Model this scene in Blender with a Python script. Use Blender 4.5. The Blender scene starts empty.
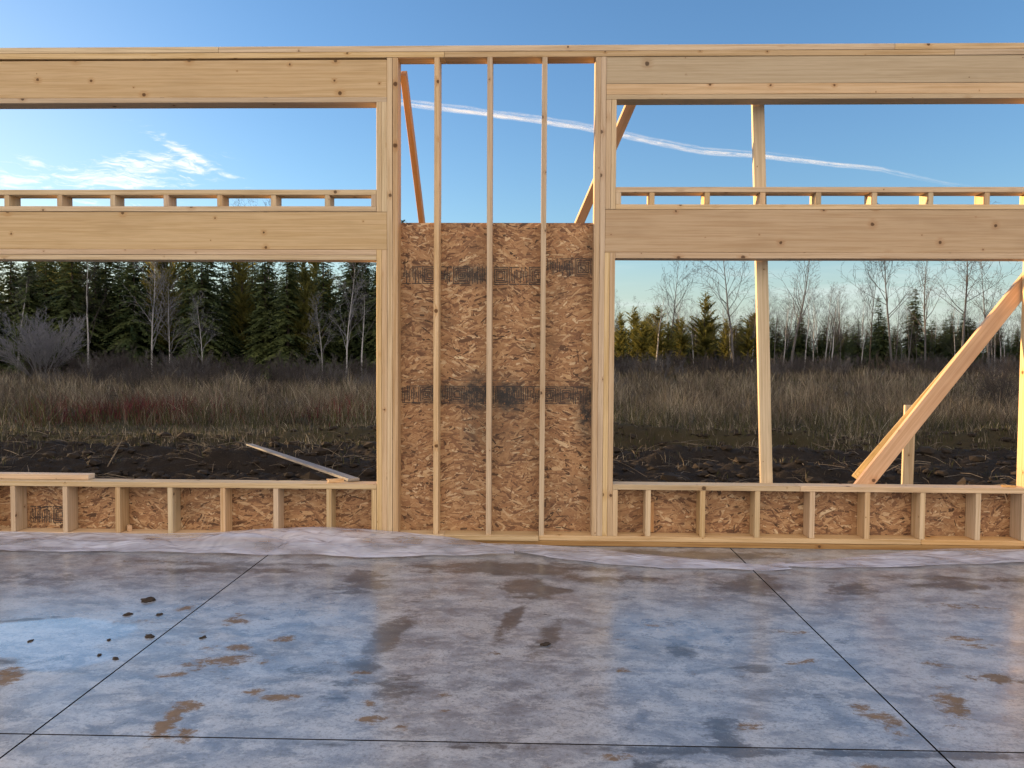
import bpy, bmesh, math, random
import numpy as np
from mathutils import Vector, Matrix, noise, Euler

random.seed(11)
rng = np.random.default_rng(5)
scene = bpy.context.scene
col = scene.collection
F = -0.018            # top of the concrete slab

# ------------------------------------------------------------------ helpers
def link(o, parent=None):
    col.objects.link(o)
    if parent is not None:
        o.parent = parent
    return o

def tag(o, label=None, cat=None, group=None, kind=None):
    if label: o['label'] = label
    if cat: o['category'] = cat
    if group: o['group'] = group
    if kind: o['kind'] = kind
    return o

def empty(name, loc=(0, 0, 0), rot=(0, 0, 0)):
    o = bpy.data.objects.new(name, None)
    o.empty_display_size = 0.2
    o.location = loc
    o.rotation_euler = rot
    return link(o)

def mesh_from(name, verts, faces, mats, parent=None, smooth=False, midx=None):
    me = bpy.data.meshes.new(name)
    me.from_pydata([tuple(v) for v in verts], [], faces)
    for m in (mats if isinstance(mats, (list, tuple)) else [mats]):
        me.materials.append(m)
    if midx is not None:
        me.polygons.foreach_set('material_index', midx)
    if smooth:
        me.polygons.foreach_set('use_smooth', [True] * len(me.polygons))
    else:
        me.polygons.foreach_set('use_smooth', [False] * len(me.polygons))
    me.update()
    o = bpy.data.objects.new(name, me)
    return link(o, parent)

def np_mesh(name, V, Fc, mats, attrs=None, midx=None, smooth=False):
    """V (n,3) array, Fc (m,k) array of equal sized faces"""
    me = bpy.data.meshes.new(name)
    n, (m, k) = len(V), Fc.shape
    me.vertices.add(n)
    me.vertices.foreach_set('co', np.ascontiguousarray(V, dtype=np.float32).ravel())
    me.loops.add(m * k)
    me.loops.foreach_set('vertex_index', np.ascontiguousarray(Fc, dtype=np.int32).ravel())
    me.polygons.add(m)
    me.polygons.foreach_set('loop_start', np.arange(0, m * k, k, dtype=np.int32))
    if midx is not None:
        me.polygons.foreach_set('material_index', np.asarray(midx, dtype=np.int32))
    me.polygons.foreach_set('use_smooth', np.full(m, bool(smooth)))
    me.update(calc_edges=True)
    for mt in (mats if isinstance(mats, (list, tuple)) else [mats]):
        me.materials.append(mt)
    if attrs:
        for an, arr in attrs.items():
            a = me.attributes.new(an, 'FLOAT', 'POINT')
            a.data.foreach_set('value', np.asarray(arr, dtype=np.float32))
    return me

# ------------------------------------------------------------------ node helpers
def mat(name):
    m = bpy.data.materials.new(name)
    m.use_nodes = True
    nt = m.node_tree
    b = nt.nodes['Principled BSDF']
    return m, nt, b

class N:
    def __init__(s, nt): s.nt = nt
    def new(s, t, **kw):
        n = s.nt.nodes.new(t)
        for k, v in kw.items(): setattr(n, k, v)
        return n
    def put(s, sock, v):
        if hasattr(v, 'is_output') or isinstance(v, bpy.types.NodeSocket): s.nt.links.new(v, sock)
        else: sock.default_value = v
    def math(s, op, a, b=0.0, c=None, clamp=False):
        n = s.new('ShaderNodeMath', operation=op, use_clamp=clamp)
        s.put(n.inputs[0], a); s.put(n.inputs[1], b)
        if c is not None: s.put(n.inputs[2], c)
        return n.outputs[0]
    def mix(s, f, a, b, mode='MIX'):
        n = s.new('ShaderNodeMix', data_type='RGBA', blend_type=mode)
        s.put(n.inputs[0], f); s.put(n.inputs[6], a); s.put(n.inputs[7], b)
        return n.outputs[2]
    def ramp(s, f, stops, interp='LINEAR'):
        n = s.new('ShaderNodeValToRGB')
        n.color_ramp.interpolation = interp
        e = n.color_ramp.elements
        while len(e) < len(stops): e.new(0.5)
        for i, (p, c) in enumerate(stops):
            e[i].position = p
            e[i].color = c if len(c) == 4 else (*c, 1)
        s.put(n.inputs[0], f)
        return n.outputs[0]
    def sstep(s, x, a, b):
        n = s.new('ShaderNodeMapRange', interpolation_type='SMOOTHSTEP')
        s.put(n.inputs[0], x); n.inputs[1].default_value = a; n.inputs[2].default_value = b
        return n.outputs[0]
    def noise(s, vec, scale, detail=4, rough=.55, dist=0.0, dim='3D', w=None):
        n = s.new('ShaderNodeTexNoise', noise_dimensions=dim)
        if vec is not None: s.put(n.inputs['Vector'], vec)
        n.inputs['Scale'].default_value = scale
        n.inputs['Detail'].default_value = detail
        n.inputs['Roughness'].default_value = rough
        n.inputs['Distortion'].default_value = dist
        if w is not None: s.put(n.inputs['W'], w)
        return n.outputs[0]
    def mapping(s, vec, scale=(1, 1, 1), loc=(0, 0, 0), rot=(0, 0, 0)):
        n = s.new('ShaderNodeMapping')
        s.put(n.inputs[0], vec)
        n.inputs['Scale'].default_value = scale
        n.inputs['Location'].default_value = loc
        n.inputs['Rotation'].default_value = rot
        return n.outputs[0]
    def attr(s, name):
        n = s.new('ShaderNodeAttribute'); n.attribute_name = name
        return n.outputs['Fac']
    def bump(s, h, strength, dist, b):
        n = s.new('ShaderNodeBump')
        n.inputs['Strength'].default_value = strength
        n.inputs['Distance'].default_value = dist
        s.put(n.inputs['Height'], h)
        s.nt.links.new(n.outputs[0], b.inputs['Normal'])

def wood_material(name, light, dark, knots=1.0, stain=0.42, rough=.62):
    m, nt, b = mat(name); n = N(nt)
    uv = n.new('ShaderNodeUVMap'); uv.uv_map = 'grain'
    u = uv.outputs[0]
    info = n.new('ShaderNodeObjectInfo')
    rnd = info.outputs['Random']
    off = n.new('ShaderNodeCombineXYZ')
    n.put(off.inputs[0], n.math('MULTIPLY', rnd, 37.0)); n.put(off.inputs[1], n.math('MULTIPLY', rnd, 91.0))
    add = n.new('ShaderNodeVectorMath', operation='ADD')
    n.put(add.inputs[0], u); n.put(add.inputs[1], off.outputs[0])
    P = add.outputs[0]
    # knots: round spots, only some cells carry one
    vor = n.new('ShaderNodeTexVoronoi', voronoi_dimensions='2D', feature='F1')
    n.put(vor.inputs['Vector'], n.mapping(P, (2.6, 8.0, 1))); vor.inputs['Scale'].default_value = 1
    sep = n.new('ShaderNodeSeparateColor'); n.put(sep.inputs[0], vor.outputs['Color'])
    vd = n.new('ShaderNodeVectorMath', operation='SUBTRACT')
    n.put(vd.inputs[0], n.mapping(P, (2.6, 8.0, 1))); n.put(vd.inputs[1], vor.outputs['Position'])
    vm = n.new('ShaderNodeVectorMath', operation='MULTIPLY')
    n.put(vm.inputs[0], vd.outputs[0]); vm.inputs[1].default_value = (1 / 2.6, 1 / 8.0, 0)
    ln = n.new('ShaderNodeVectorMath', operation='LENGTH'); n.put(ln.inputs[0], vm.outputs[0])
    dist = n.math('ADD', ln.outputs['Value'], n.math('MULTIPLY', n.math('SUBTRACT', n.noise(P, 55, 3), .5), .012))
    has = n.math('GREATER_THAN', sep.outputs[0], 1 - .62 * knots)
    rad = n.math('MULTIPLY_ADD', n.math('POWER', sep.outputs[1], 2.2), .014, .0022)
    kn = n.math('MULTIPLY', n.sstep(n.math('DIVIDE', dist, rad), 1.25, .75), has)
    halo = n.math('MULTIPLY', n.sstep(n.math('DIVIDE', dist, rad), 4.2, 1.0), has)
    # grain
    dx = n.new('ShaderNodeSeparateXYZ'); n.put(dx.inputs[0], P)
    gy = n.math('ADD', dx.outputs[1], n.math('MULTIPLY', halo, .012))
    cb = n.new('ShaderNodeCombineXYZ'); n.put(cb.inputs[0], dx.outputs[0]); n.put(cb.inputs[1], gy)
    G = cb.outputs[0]
    g1 = n.noise(n.mapping(G, (1.3, 60, 1)), 1, 3, .6, .6)
    g2 = n.noise(n.mapping(G, (6, 340, 1)), 1, 2, .6)
    blot = n.noise(n.mapping(P, (1.1, 4, 1)), 1, 3)
    c = n.mix(n.sstep(g1, .35, .72), (*light, 1), (*dark, 1))
    c = n.mix(n.math('MULTIPLY', n.sstep(g2, .45, .75), .30), c, tuple(x * .62 for x in dark) + (1,))
    c = n.mix(n.math('MULTIPLY', n.sstep(blot, .5, .8), stain), c, (dark[0] * .55, dark[1] * .5, dark[2] * .45, 1))
    c = n.mix(n.math('MULTIPLY', halo, .35), c, (dark[0] * .75, dark[1] * .55, dark[2] * .38, 1))
    c = n.mix(n.math('MULTIPLY', kn, .88), c, (.09, .045, .02, 1))
    hs = n.new('ShaderNodeHueSaturation')
    n.put(hs.inputs['Value'], n.math('MULTIPLY_ADD', rnd, .26, .84))
    r3_ = n.math('FRACT', n.math('MULTIPLY', rnd, 53.7))
    n.put(hs.inputs['Hue'], n.math('MULTIPLY_ADD', r3_, -.016, .506))
    r2 = n.math('FRACT', n.math('MULTIPLY', rnd, 17.3))
    n.put(hs.inputs['Saturation'], n.math('MULTIPLY_ADD', r2, .35, .88))
    n.put(hs.inputs['Color'], c)
    nt.links.new(hs.outputs[0], b.inputs['Base Color'])
    b.inputs['Roughness'].default_value = rough
    b.inputs['Specular IOR Level'].default_value = .3
    n.bump(n.math('SUBTRACT', n.math('ADD', n.math('MULTIPLY', g1, .5), n.math('MULTIPLY', g2, .3)), n.math('MULTIPLY', kn, .5)), .25, .002, b)
    return m

M = {}
M['lumber'] = wood_material('spruce_lumber', (.72, .555, .37), (.54, .38, .22))
M['header'] = wood_material('header_lumber', (.655, .505, .335), (.54, .39, .235), knots=.8, stain=.36)
M['warm'] = wood_material('treated_plate_lumber', (.52, .33, .15), (.34, .19, .075), stain=.5)
M['brace'] = wood_material('brace_lumber', (.70, .45, .26), (.58, .34, .17), knots=.8)
M['grey'] = wood_material('weathered_lumber', (.27, .25, .235), (.16, .145, .135), stain=.4)

# OSB strands
def osb_material():
    m, nt, b = mat('strand_board'); n = N(nt)
    t = n.attr('tone'); h = n.attr('hue')
    uv = n.new('ShaderNodeUVMap'); uv.uv_map = 'grain'
    c = n.ramp(t, [(0, (.06, .028, .014)), (.15, (.18, .085, .045)), (.42, (.43, .232, .110)), (.75, (.62, .39, .205)), (1, (.80, .61, .39))])
    c = n.mix(n.math('MULTIPLY', h, .35), c, (.42, .19, .085, 1))
    g = n.noise(n.mapping(uv.outputs[0], (14, 420, 1)), 1, 3, .6)
    c = n.mix(n.math('MULTIPLY', n.sstep(g, .4, .75), .35), c, (.13, .065, .03, 1))
    geo = n.new('ShaderNodeNewGeometry')
    pos = geo.outputs['Position']
    # water marks and grime along the panel joints
    st = n.noise(n.mapping(pos, (1.3, 1, 2.6)), 2.2, 5, .62)
    c = n.mix(n.math('MULTIPLY', n.sstep(st, .5, .72), .35), c, (.10, .06, .035, 1))
    grime = n.attr('grime')
    gn = n.noise(pos, 26, 4, .7)
    gm = n.math('MULTIPLY', n.math('MULTIPLY', grime, n.math('MULTIPLY_ADD', n.sstep(gn, .3, .6), .55, .45)), .9)
    c = n.mix(gm, c, (.030, .027, .028, 1))
    nt.links.new(c, b.inputs['Base Color'])
    b.inputs['Roughness'].default_value = .6
    n.bump(g, .3, .001, b)
    return m
M['osb'] = osb_material()

def simple(name, colr, rough=.6, var=.25, scale=8., spec=.3):
    m, nt, b = mat(name); n = N(nt)
    tc = n.new('ShaderNodeTexCoord')
    v = n.noise(tc.outputs['Object'], scale, 5, .6)
    c = n.mix(v, tuple(x * (1 - var) for x in colr) + (1,), tuple(min(1, x * (1 + var)) for x in colr) + (1,))
    nt.links.new(c, b.inputs['Base Color'])
    b.inputs['Roughness'].default_value = rough
    b.inputs['Specular IOR Level'].default_value = spec
    return m

def ink_material():
    m, nt, b = mat('printed_ink'); n = N(nt)
    tc = n.new('ShaderNodeNewGeometry')
    v = n.noise(tc.outputs['Position'], 45, 4, .65)
    tr = n.new('ShaderNodeBsdfTransparent'); mx = n.new('ShaderNodeMixShader')
    b.inputs['Base Color'].default_value = (.035, .03, .032, 1)
    b.inputs['Roughness'].default_value = .6
    n.put(mx.inputs[0], n.sstep(v, .27, .42)); nt.links.new(tr.outputs[0], mx.inputs[1]); nt.links.new(b.outputs[0], mx.inputs[2])
    nt.links.new(mx.outputs[0], nt.nodes['Material Output'].inputs[0])
    return m
M['ink'] = ink_material()

# ------------------------------------------------------------------ boards
def board_mesh(name, L, W, T, m, bev=.0022, wob=True):
    """length along local x (0..L), width along y, thickness along z, centred in y/z, grain uv"""
    bm = bmesh.new()
    nseg = max(1, int(L / .5))
    bmesh.ops.create_cube(bm, size=1)
    for v in bm.verts:
        v.co = Vector(((v.co.x + .5) * L, v.co.y * W, v.co.z * T))
    bmesh.ops.bevel(bm, geom=list(bm.edges), offset=min(bev, T * .2), segments=1, affect='EDGES')
    if nseg > 1:
        for k in range(1, nseg):
            x = L * k / nseg
            bmesh.ops.bisect_plane(bm, geom=list(bm.verts) + list(bm.edges) + list(bm.faces), plane_co=(x, 0, 0), plane_no=(1, 0, 0))
        if wob:
            a, c = random.uniform(-1, 1) * .0018, random.uniform(-1, 1) * .0018
            ph = random.uniform(0, 6)
            for v in bm.verts:
                s = math.sin(v.co.x * 2.1 + ph)
                e = math.sin(math.pi * v.co.x / L)
                v.co.y += a * s * e; v.co.z += c * s * e
    uvl = bm.loops.layers.uv.new('grain')
    for i, f in enumerate(bm.faces):
        nx, ny, nz = abs(f.normal.x), abs(f.normal.y), abs(f.normal.z)
        for l in f.loops:
            co = l.vert.co
            if nx > ny and nx > nz: l[uvl].uv = (co.y * .2 + 5, co.z + 3)
            elif ny > nz: l[uvl].uv = (co.x + (11 if f.normal.y > 0 else 0), co.z + 7)
            else: l[uvl].uv = (co.x + (23 if f.normal.z > 0 else 0), co.y)
    me = bpy.data.meshes.new(name)
    bm.to_mesh(me); bm.free()
    me.materials.append(m)
    return me

def board(name, p0, p1, W, T, m='lumber', parent=None, up=(0, 1, 0), jit=.0):
    """board from p0 to p1; local y (width) follows `up`"""
    p0, p1 = Vector(p0), Vector(p1)
    d = p1 - p0; L = d.length; x = d.normalized()
    y = Vector(up); y = (y - x * y.dot(x)).normalized()
    z = x.cross(y)
    me = board_mesh(name, L, W, T, M[m])
    o = bpy.data.objects.new(name, me)
    mt = Matrix((x, y, z)).transposed().to_4x4(); mt.translation = p0
    link(o, parent)
    o.matrix_world = mt
    if jit:
        o.rotation_euler.y += random.uniform(-jit, jit)
    return o

def hboard(name, x0, x1, z0, z1, y0=0., y1=.14, m='lumber', parent=None):
    """horizontal member: width across the wall depth, thickness vertical (or a tall header)"""
    zc, yc = (z0 + z1) / 2, (y0 + y1) / 2
    if (z1 - z0) > (y1 - y0):
        return board(name, (x0, yc, zc), (x1, yc, zc), z1 - z0, y1 - y0, m, parent, up=(0, 0, 1))
    return board(name, (x0, yc, zc), (x1, yc, zc), y1 - y0, z1 - z0, m, parent, up=(0, 1, 0))

def vboard(name, x0, x1, z0, z1, y0=0., y1=.14, m='lumber', parent=None, lean=0):
    xc, yc = (x0 + x1) / 2, (y0 + y1) / 2
    return board(name, (xc, yc, z0), (xc + lean, yc, z1), y1 - y0, x1 - x0, m, parent, up=(0, 1, 0))

# ------------------------------------------------------------------ OSB panel with real strands
def osb_panel(name, x0, x1, z0, z1, y0, parent, holes=(), grimef=None, seed=1):
    r = np.random.default_rng(seed)
    W, H = x1 - x0, z1 - z0
    n = int(W * H * 4200)
    cx = r.uniform(x0 + .004, x1 - .004, n); cz = r.uniform(z0 + .004, z1 - .004, n)
    L = np.clip(r.lognormal(-2.65, .4, n), .025, .15); w = np.clip(r.lognormal(-4.35, .45, n), .005, .034)
    a = r.normal(0, .42, n); a = np.where(r.random(n) < .18, r.uniform(-1.57, 1.57, n), a)
    a += .25 * np.sin(cx * 9 + cz * 3)
    ex, ez = np.cos(a), np.sin(a)
    prof = [(-.5, -.1), (-.34, -.5), (.3, -.42), (.5, .05), (.33, .5), (-.38, .4)]
    V = np.zeros((n * 6, 3)); UV = np.zeros((n * 6, 2))
    depth = y0 - .0004 - r.random(n) * .0022
    for i, (pu, pv) in enumerate(prof):
        pu = pu + r.normal(0, .05, n); pv = pv + r.normal(0, .09, n)
        du, dv = pu * L, pv * w
        V[i::6, 0] = np.clip(cx + du * ex - dv * ez, x0, x1)
        V[i::6, 2] = np.clip(cz + du * ez + dv * ex, z0, z1)
        V[i::6, 1] = depth + dv * .04 + du * .004
        UV[i::6, 0] = du + r.random() + np.arange(n) * .37 % 7; UV[i::6, 1] = dv + np.arange(n) * .713 % 5
    tone = np.clip(r.normal(.47, .26, n), 0, 1); tone = np.where(r.random(n) < .03, r.uniform(0, .12, n), tone)
    hue = r.random(n)
    T = np.repeat(tone, 6); Hh = np.repeat(hue, 6)
    # backing board (closed box)
    bv = np.array([[x, y, z] for x in (x0, x1) for y in (y0, y0 + .011) for z in (z0, z1)])
    bf = [(0, 1, 3, 2), (4, 6, 7, 5), (0, 4, 5, 1), (2, 3, 7, 6), (0, 2, 6, 4), (1, 5, 7, 3)]
    allV = np.vstack([V, bv])
    faces = [tuple(range(i * 6, i * 6 + 6)) for i in range(n)] + [tuple(k + n * 6 for k in f) for f in bf]
    me = bpy.data.meshes.new(name)
    me.from_pydata(allV.tolist(), [], faces)
    me.materials.append(M['osb'])
    gr = grimef(allV[:, 0], allV[:, 2]) if grimef else np.zeros(len(allV))
    for an, arr in (('tone', np.append(T, [.35] * 8)), ('hue', np.append(Hh, [.5] * 8)), ('grime', gr)):
        at = me.attributes.new(an, 'FLOAT', 'POINT'); at.data.foreach_set('value', np.asarray(arr, dtype=np.float32))
    uvl = me.uv_layers.new(name='grain')
    vi = np.zeros(len(me.loops), dtype=np.int32); me.loops.foreach_get('vertex_index', vi)
    UVall = np.vstack([UV, bv[:, [0, 2]]])
    uvl.data.foreach_set('uv', UVall[vi].astype(np.float32).ravel())
    o = bpy.data.objects.new(name, me)
    return link(o, parent)

def print_band(x0, x1, z0, z1, y, parent, seed, dens=1.0):
    """nested-square and comb edge print of the sheathing"""
    r = random.Random(seed)
    V, Fs = [], []
    def q(a, b, c, d):
        a, b = max(a, x0), min(b, x1)
        if b - a < .001: return
        k = len(V)
        yy = y - r.random() * .0008
        V.extend([(a, yy, c), (b, yy, c), (b, yy, d), (a, yy, d)]); Fs.append((k, k + 1, k + 2, k + 3))
    H = z1 - z0; x = x0 - r.random() * .03
    t = .0058
    while x < x1:
        if r.random() < .28:
            w = H * r.uniform(.8, 1.0)
            s = 0
            while s < w / 2 - t * 2:
                lo, hi, zl, zh = x + s, x + w - s, z0 + s * H / w, z1 - s * H / w
                q(lo, hi, zh - t, zh); q(lo, lo + t, zl, zh); q(hi - t, hi, zl, zh)
                q(lo, hi - (t * 3 if r.random() < .3 else 0), zl, zl + t)
                s += .0125
            x += w + .008
        else:
            k = r.randint(4, 9)
            w = k * .0125
            q(x, x + w, z1 - t, z1) if r.random() < .7 else None
            q(x, x + w, z0, z0 + t) if r.random() < .7 else None
            for i in range(k):
                a = z0 + (r.choice([0, .012, .03, .05]))
                b = z1 - (r.choice([0, .012, .03, .05]))
                if r.random() > dens: continue
                q(x + i * .0125, x + i * .0125 + t, a, b)
                if r.random() < .4:
                    zz = r.uniform(z0 + .02, z1 - .02); q(x + i * .0125, x + i * .0125 + .0125, zz, zz + t)
            x += w + .006
    return mesh_from('printed_band', V, Fs, M['ink'], parent)

# ------------------------------------------------------------------ THE WALL
wall = empty('timber_frame_wall', (0, .07, F))
tag(wall, 'unfinished pale timber stud wall with two wide window openings and strand board sheathing between', 'wall')
WL, WR = -5.6, 5.45
def P(o):  # re-parent helper keeps world position
    return o
# everything below is given in world coordinates; parents get an inverse so children keep their place
wall_inv = Matrix.Translation(-Vector(wall.location))
def W(fn, *a, **k):
    o = fn(*a, **k)
    o.parent = wall
    o.matrix_parent_inverse = wall_inv
    return o
# top plates (two layers, joints staggered)
for a, b in ((WL, -2.35), (-2.348, 2.62), (2.622, WR)): W(hboard, 'top_plate', a, b, 3.6565, 3.699)
for a, b in ((WL, -.665), (-.663, 3.05), (3.052, WR)): W(hboard, 'top_plate', a, b, 3.614, 3.6545)
# bottom plates
W(hboard, 'bottom_plate', WL, -1.215, F + .002, .003, .002, .14, 'warm')
W(hboard, 'bottom_plate', WL, -1.215, .005, .042)
W(hboard, 'bottom_plate', -1.213, WR, F + .002, .022, .0, .14, 'warm')
W(hboard, 'bottom_plate', -1.213, -.66, .024, .060)
W(hboard, 'bottom_plate', -.658, .055, .0235, .0605, -.022, .14)
W(hboard, 'bottom_plate', .057, 2.9, .024, .062)
W(hboard, 'bottom_plate', 2.902, WR, .024, .062, .001, .14, 'brace')
# left opening
JL = -4.215
W(hboard, 'header', JL - .04, -1.092, 3.327, 3.600, .004, .043, 'header')
W(hboard, 'header', JL - .04, -1.092, 3.327, 3.600, .100, .139, 'header')
W(hboard, 'header_plate', JL, -1.092, 3.288, 3.3255, 0, .14, 'header')
W(hboard, 'header', JL - .04, -1.092, 2.201, 2.4795, .004, .043, 'header')
W(hboard, 'header', JL - .04, -1.092, 2.201, 2.4795, .100, .139, 'header')
W(hboard, 'header_plate', JL, -1.171, 2.161, 2.199, .0, .14, 'header')
W(hboard, 'header_plate', JL, -1.171, 2.122, 2.1595, .001, .14)
W(hboard, 'transom_plate', JL, -1.171, 2.606, 2.645)
W(hboard, 'transom_plate', JL, -1.171, 2.483, 2.522)
W(hboard, 'sill_plate', JL, -1.171, .397, .436, -.002, .141)
for i in range(7):
    x = -3.993 + .4064 * i
    W(vboard, 'transom_block', x - .004, x + .034, 2.5225, 2.6055, random.uniform(0, .004), .139)
    W(vboard, 'cripple_stud', x, x + .038, .0425, .3965, random.uniform(0, .003), .139)
W(vboard, 'transom_block', -1.2095, -1.1715, 2.5225, 2.6055)
W(vboard, 'transom_block', JL, JL + .038, 2.5225, 2.6055)
W(vboard, 'cripple_stud', -1.2105, -1.1725, .0425, .3965)
W(vboard, 'cripple_stud', JL, JL + .038, .0425, .3965)
for x in (-1.170, -1.1305):
    W(vboard, 'trimmer_stud', x, x + .0385, 2.4805, 3.3265, random.uniform(0, .002))
    W(vboard, 'trimmer_stud', x, x + .0385, .043, 2.2, random.uniform(0, .002))
for x in (-1.0905, -1.0485): W(vboard, 'king_stud', x, x + .039, .0605, 3.613, random.uniform(0, .002))
for x in (JL - .0395, JL - .079): W(vboard, 'trimmer_stud', x, x + .0385, .043, 3.3265 if x < JL - .05 else 2.2)
for x in (JL - .119, JL - .159): W(vboard, 'king_stud', x, x + .039, .043, 3.613)
# the tall sheathed bay in the middle
for i, x in enumerate((-.7425, -.343, .0575)):
    W(vboard, 'stud', x, x + .038, .0605, 3.6135, 0, .139, lean=(.004, -.003, .002)[i])
# right opening
JR = 3.668
for x in (.4525, .4925): W(vboard, 'king_stud', x, x + .039, .0625, 3.613, random.uniform(0, .002))
for x in (.5325, .5715):
    W(vboard, 'trimmer_stud', x, x + .0375, 2.5015, 3.3025, random.uniform(0, .002))
    W(vboard, 'trimmer_stud', x, x + .0375, .0625, 2.184, random.uniform(0, .002))
W(hboard, 'header', .5325, JR + .05, 3.418, 3.6115, .003, .043, 'header')
W(hboard, 'header', .5325, JR + .05, 3.3395, 3.4165, .004, .043, 'header')
W(hboard, 'header', .5325, JR + .05, 3.3395, 3.6115, .100, .139, 'header')
W(hboard, 'header_plate', .5325, JR + .05, 3.304, 3.338, .002, .14, 'header')
W(hboard, 'header', .5325, JR + .05, 2.186, 2.4995, .004, .043, 'header')
W(hboard, 'header', .5325, JR + .05, 2.186, 2.4995, .100, .139, 'header')
W(hboard, 'header_plate', .610, JR, 2.141, 2.1845, .0, .14, 'header')
W(hboard, 'transom_plate', .610, JR, 2.626, 2.664)
W(hboard, 'transom_plate', .610, JR, 2.5005, 2.5375)
W(hboard, 'sill_plate', .609, 2.0, .4145, .453, -.002, .141)
W(hboard, 'sill_plate', 2.002, JR, .4145, .453, -.002, .141)
for i in range(7):
    x = .857 + .4064 * i
    W(vboard, 'transom_block', x, x + .038, 2.538, 2.6255, random.uniform(0, .004), .139)
    W(vboard, 'cripple_stud', x, x + .038, .0625, .414, random.uniform(0, .003), .139)
W(vboard, 'transom_block', .6105, .6485, 2.538, 2.6255)
W(vboard, 'transom_block', JR - .0385, JR - .0005, 2.538, 2.6255)
W(vboard, 'cripple_stud', .6100, .648, .0625, .414)
W(vboard, 'cripple_stud', JR - .0385, JR - .0005, .0625, .414)
W(vboard, 'trimmer_stud', JR + .001, JR + .0385, .0625, 2.184)
W(vboard, 'trimmer_stud', JR + .001, JR + .0385, 2.5015, 3.3025)
W(vboard, 'trimmer_stud', JR + .0395, JR + .078, .0625, 2.184)
for x in (JR + .088, JR + .128): W(vboard, 'king_stud', x, x + .038, .0625, 3.613)
for k in range(4): W(vboard, 'stud', 4.2 + .4064 * k, 4.238 + .4064 * k, .0625, 3.613)
for k in range(4): W(vboard, 'stud', -4.78 - .26 * k, -4.742 - .26 * k, .043, 3.613)

# sheathing
Y0 = .1432
def grime_mid(x, z):
    g = np.zeros(len(x))
    for (cx, cz, sx, sz, a) in ((-.42, 1.11, .14, .15, 1.6), (-.18, 1.10, .14, .13, 1.5), (.42, 1.0, .07, .25, 1.4), (-.45, .85, .12, .2, .6), (-.62, 1.13, .3, .08, .75), (.22, 1.12, .25, .08, .75), (-.2, .8, .35, .35, .4), (.2, .2, .6, .3, .25), (-.5, .5, .1, .5, .25), (-.15, 1.12, .5, .07, .7), (.43, 1.05, .09, .22, .8), (.05, 1.1, .15, .09, .45), (-.3, .95, .2, .2, .3),
                                (-.45, 2.03, .16, .07, 1.1), (-.8, 2.03, .3, .06, .5), (.3, 2.08, .15, .06, .55), (-.6, 2.4, .5, .02, .35), (.43, 2.3, .04, .3, .3), (.44, .4, .05, .4, .3)):
        g = np.maximum(g, a * np.exp(-((x - cx) / sx) ** 2 - ((z - cz) / sz) ** 2))
    return np.clip(g, 0, 1.15)
def bandpart(panel, *a, **k):
    o = print_band(*a[:5], None, *a[5:], **k)
    o.parent = panel; o.matrix_parent_inverse = panel.matrix_world.inverted() @ Matrix.Identity(4)
    return o
pl = W(osb_panel, 'sheathing_panel', -1.168, .606, F, 1.2205, Y0, None, (), grime_mid, 21)
pu = W(osb_panel, 'sheathing_panel', -1.168, .606, 1.2235, 2.424, Y0, None, (), grime_mid, 22)
def subpart(o, par):
    o.parent = par
    o.matrix_parent_inverse = wall_inv.inverted() if False else Matrix.Identity(4)
    return o
yb = Y0 - .0036
for a, b, c, d, par, s in ((-1.0, -.30, 1.96, 2.092, pu, 3), (-.30, .075, 1.955, 2.09, pu, 4), (.10, .45, 2.02, 2.155, pu, 5),
                           (-1.0, .45, 1.045, 1.18, pl, 6)):
    o = print_band(a, b, c, d, yb, None, s)
    subpart(o, par)
ll = W(osb_panel, 'sheathing_panel', WL, -1.171, F, .434, Y0, None, (), lambda x, z: .25 * np.exp(-((z - .02) / .06) ** 2), 31)
subpart(print_band(-3.93, -3.60, .085, .215, yb, None, 9), ll)
lr = W(osb_panel, 'sheathing_panel', .609, WR, F, .450, Y0, None, (), lambda x, z: .25 * np.exp(-((z - .04) / .06) ** 2), 32)
W(osb_panel, 'sheathing_panel', WL, JL - .042, .437, 2.424, Y0, None, (), None, 33)
W(osb_panel, 'sheathing_panel', JR + .042, WR, .453, 2.424, Y0, None, (), None, 34)
W(board, 'backing_strip', (.87 + .045, .131, .068), (.87 + .045, .131, .30), .024, .045, 'brace', None, (0, 1, 0))

# ------------------------------------------------------------------ braces and loose boards
def thing_board(name, p0, p1, Wd, T, m, label, cat, up=(0, 1, 0), group=None):
    o = board(name, p0, p1, Wd, T, m, None, up)
    tag(o, label, cat, group)
    return o
thing_board('leaning_post', (1.79 + .045, .175, -.35), (1.635 + .045, .175, 3.50), .089, .038, 'lumber',
            'pale slightly leaning post nailed outside the right window opening near its middle', 'post', up=(1, 0, 0))
thing_board('diagonal_brace', (2.205, .175, .0), (4.15, .175, 2.56), .118, .038, 'brace',
            'wide reddish plank slanting up to the right across the right window opening', 'brace', up=(-1, 0, .75))
thing_board('diagonal_brace', (4.335, 4.62, -.19), (4.262, .22, 2.62), .089, .040, 'lumber',
            'thin board slanting behind the wide plank, its lower end hanging over the black soil', 'brace', up=(-1, 0, 1))
st = thing_board('wooden_stake', (4.50, 3.55, -.5), (4.515, 3.55, .845), .13, .038, 'lumber',
            'short upright wooden stake in the soil behind the slanting boards', 'stake', up=(1, 0, 0))
thing_board('raking_brace', (-1.000, .20, 3.57), (-.95, 3.95, -.45), .045, .089, 'brace',
            'narrow orange-lit board slanting down behind the strand board beside the left posts', 'brace', up=(1, 0, 0))
thing_board('raking_brace', (.765, .185, 3.40), (-.90, 3.7, -.4), .075, .045, 'brace',
            'slanting board seen behind the right posts with its top poking above the window corner', 'brace', up=(1, 0, 0))
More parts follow.
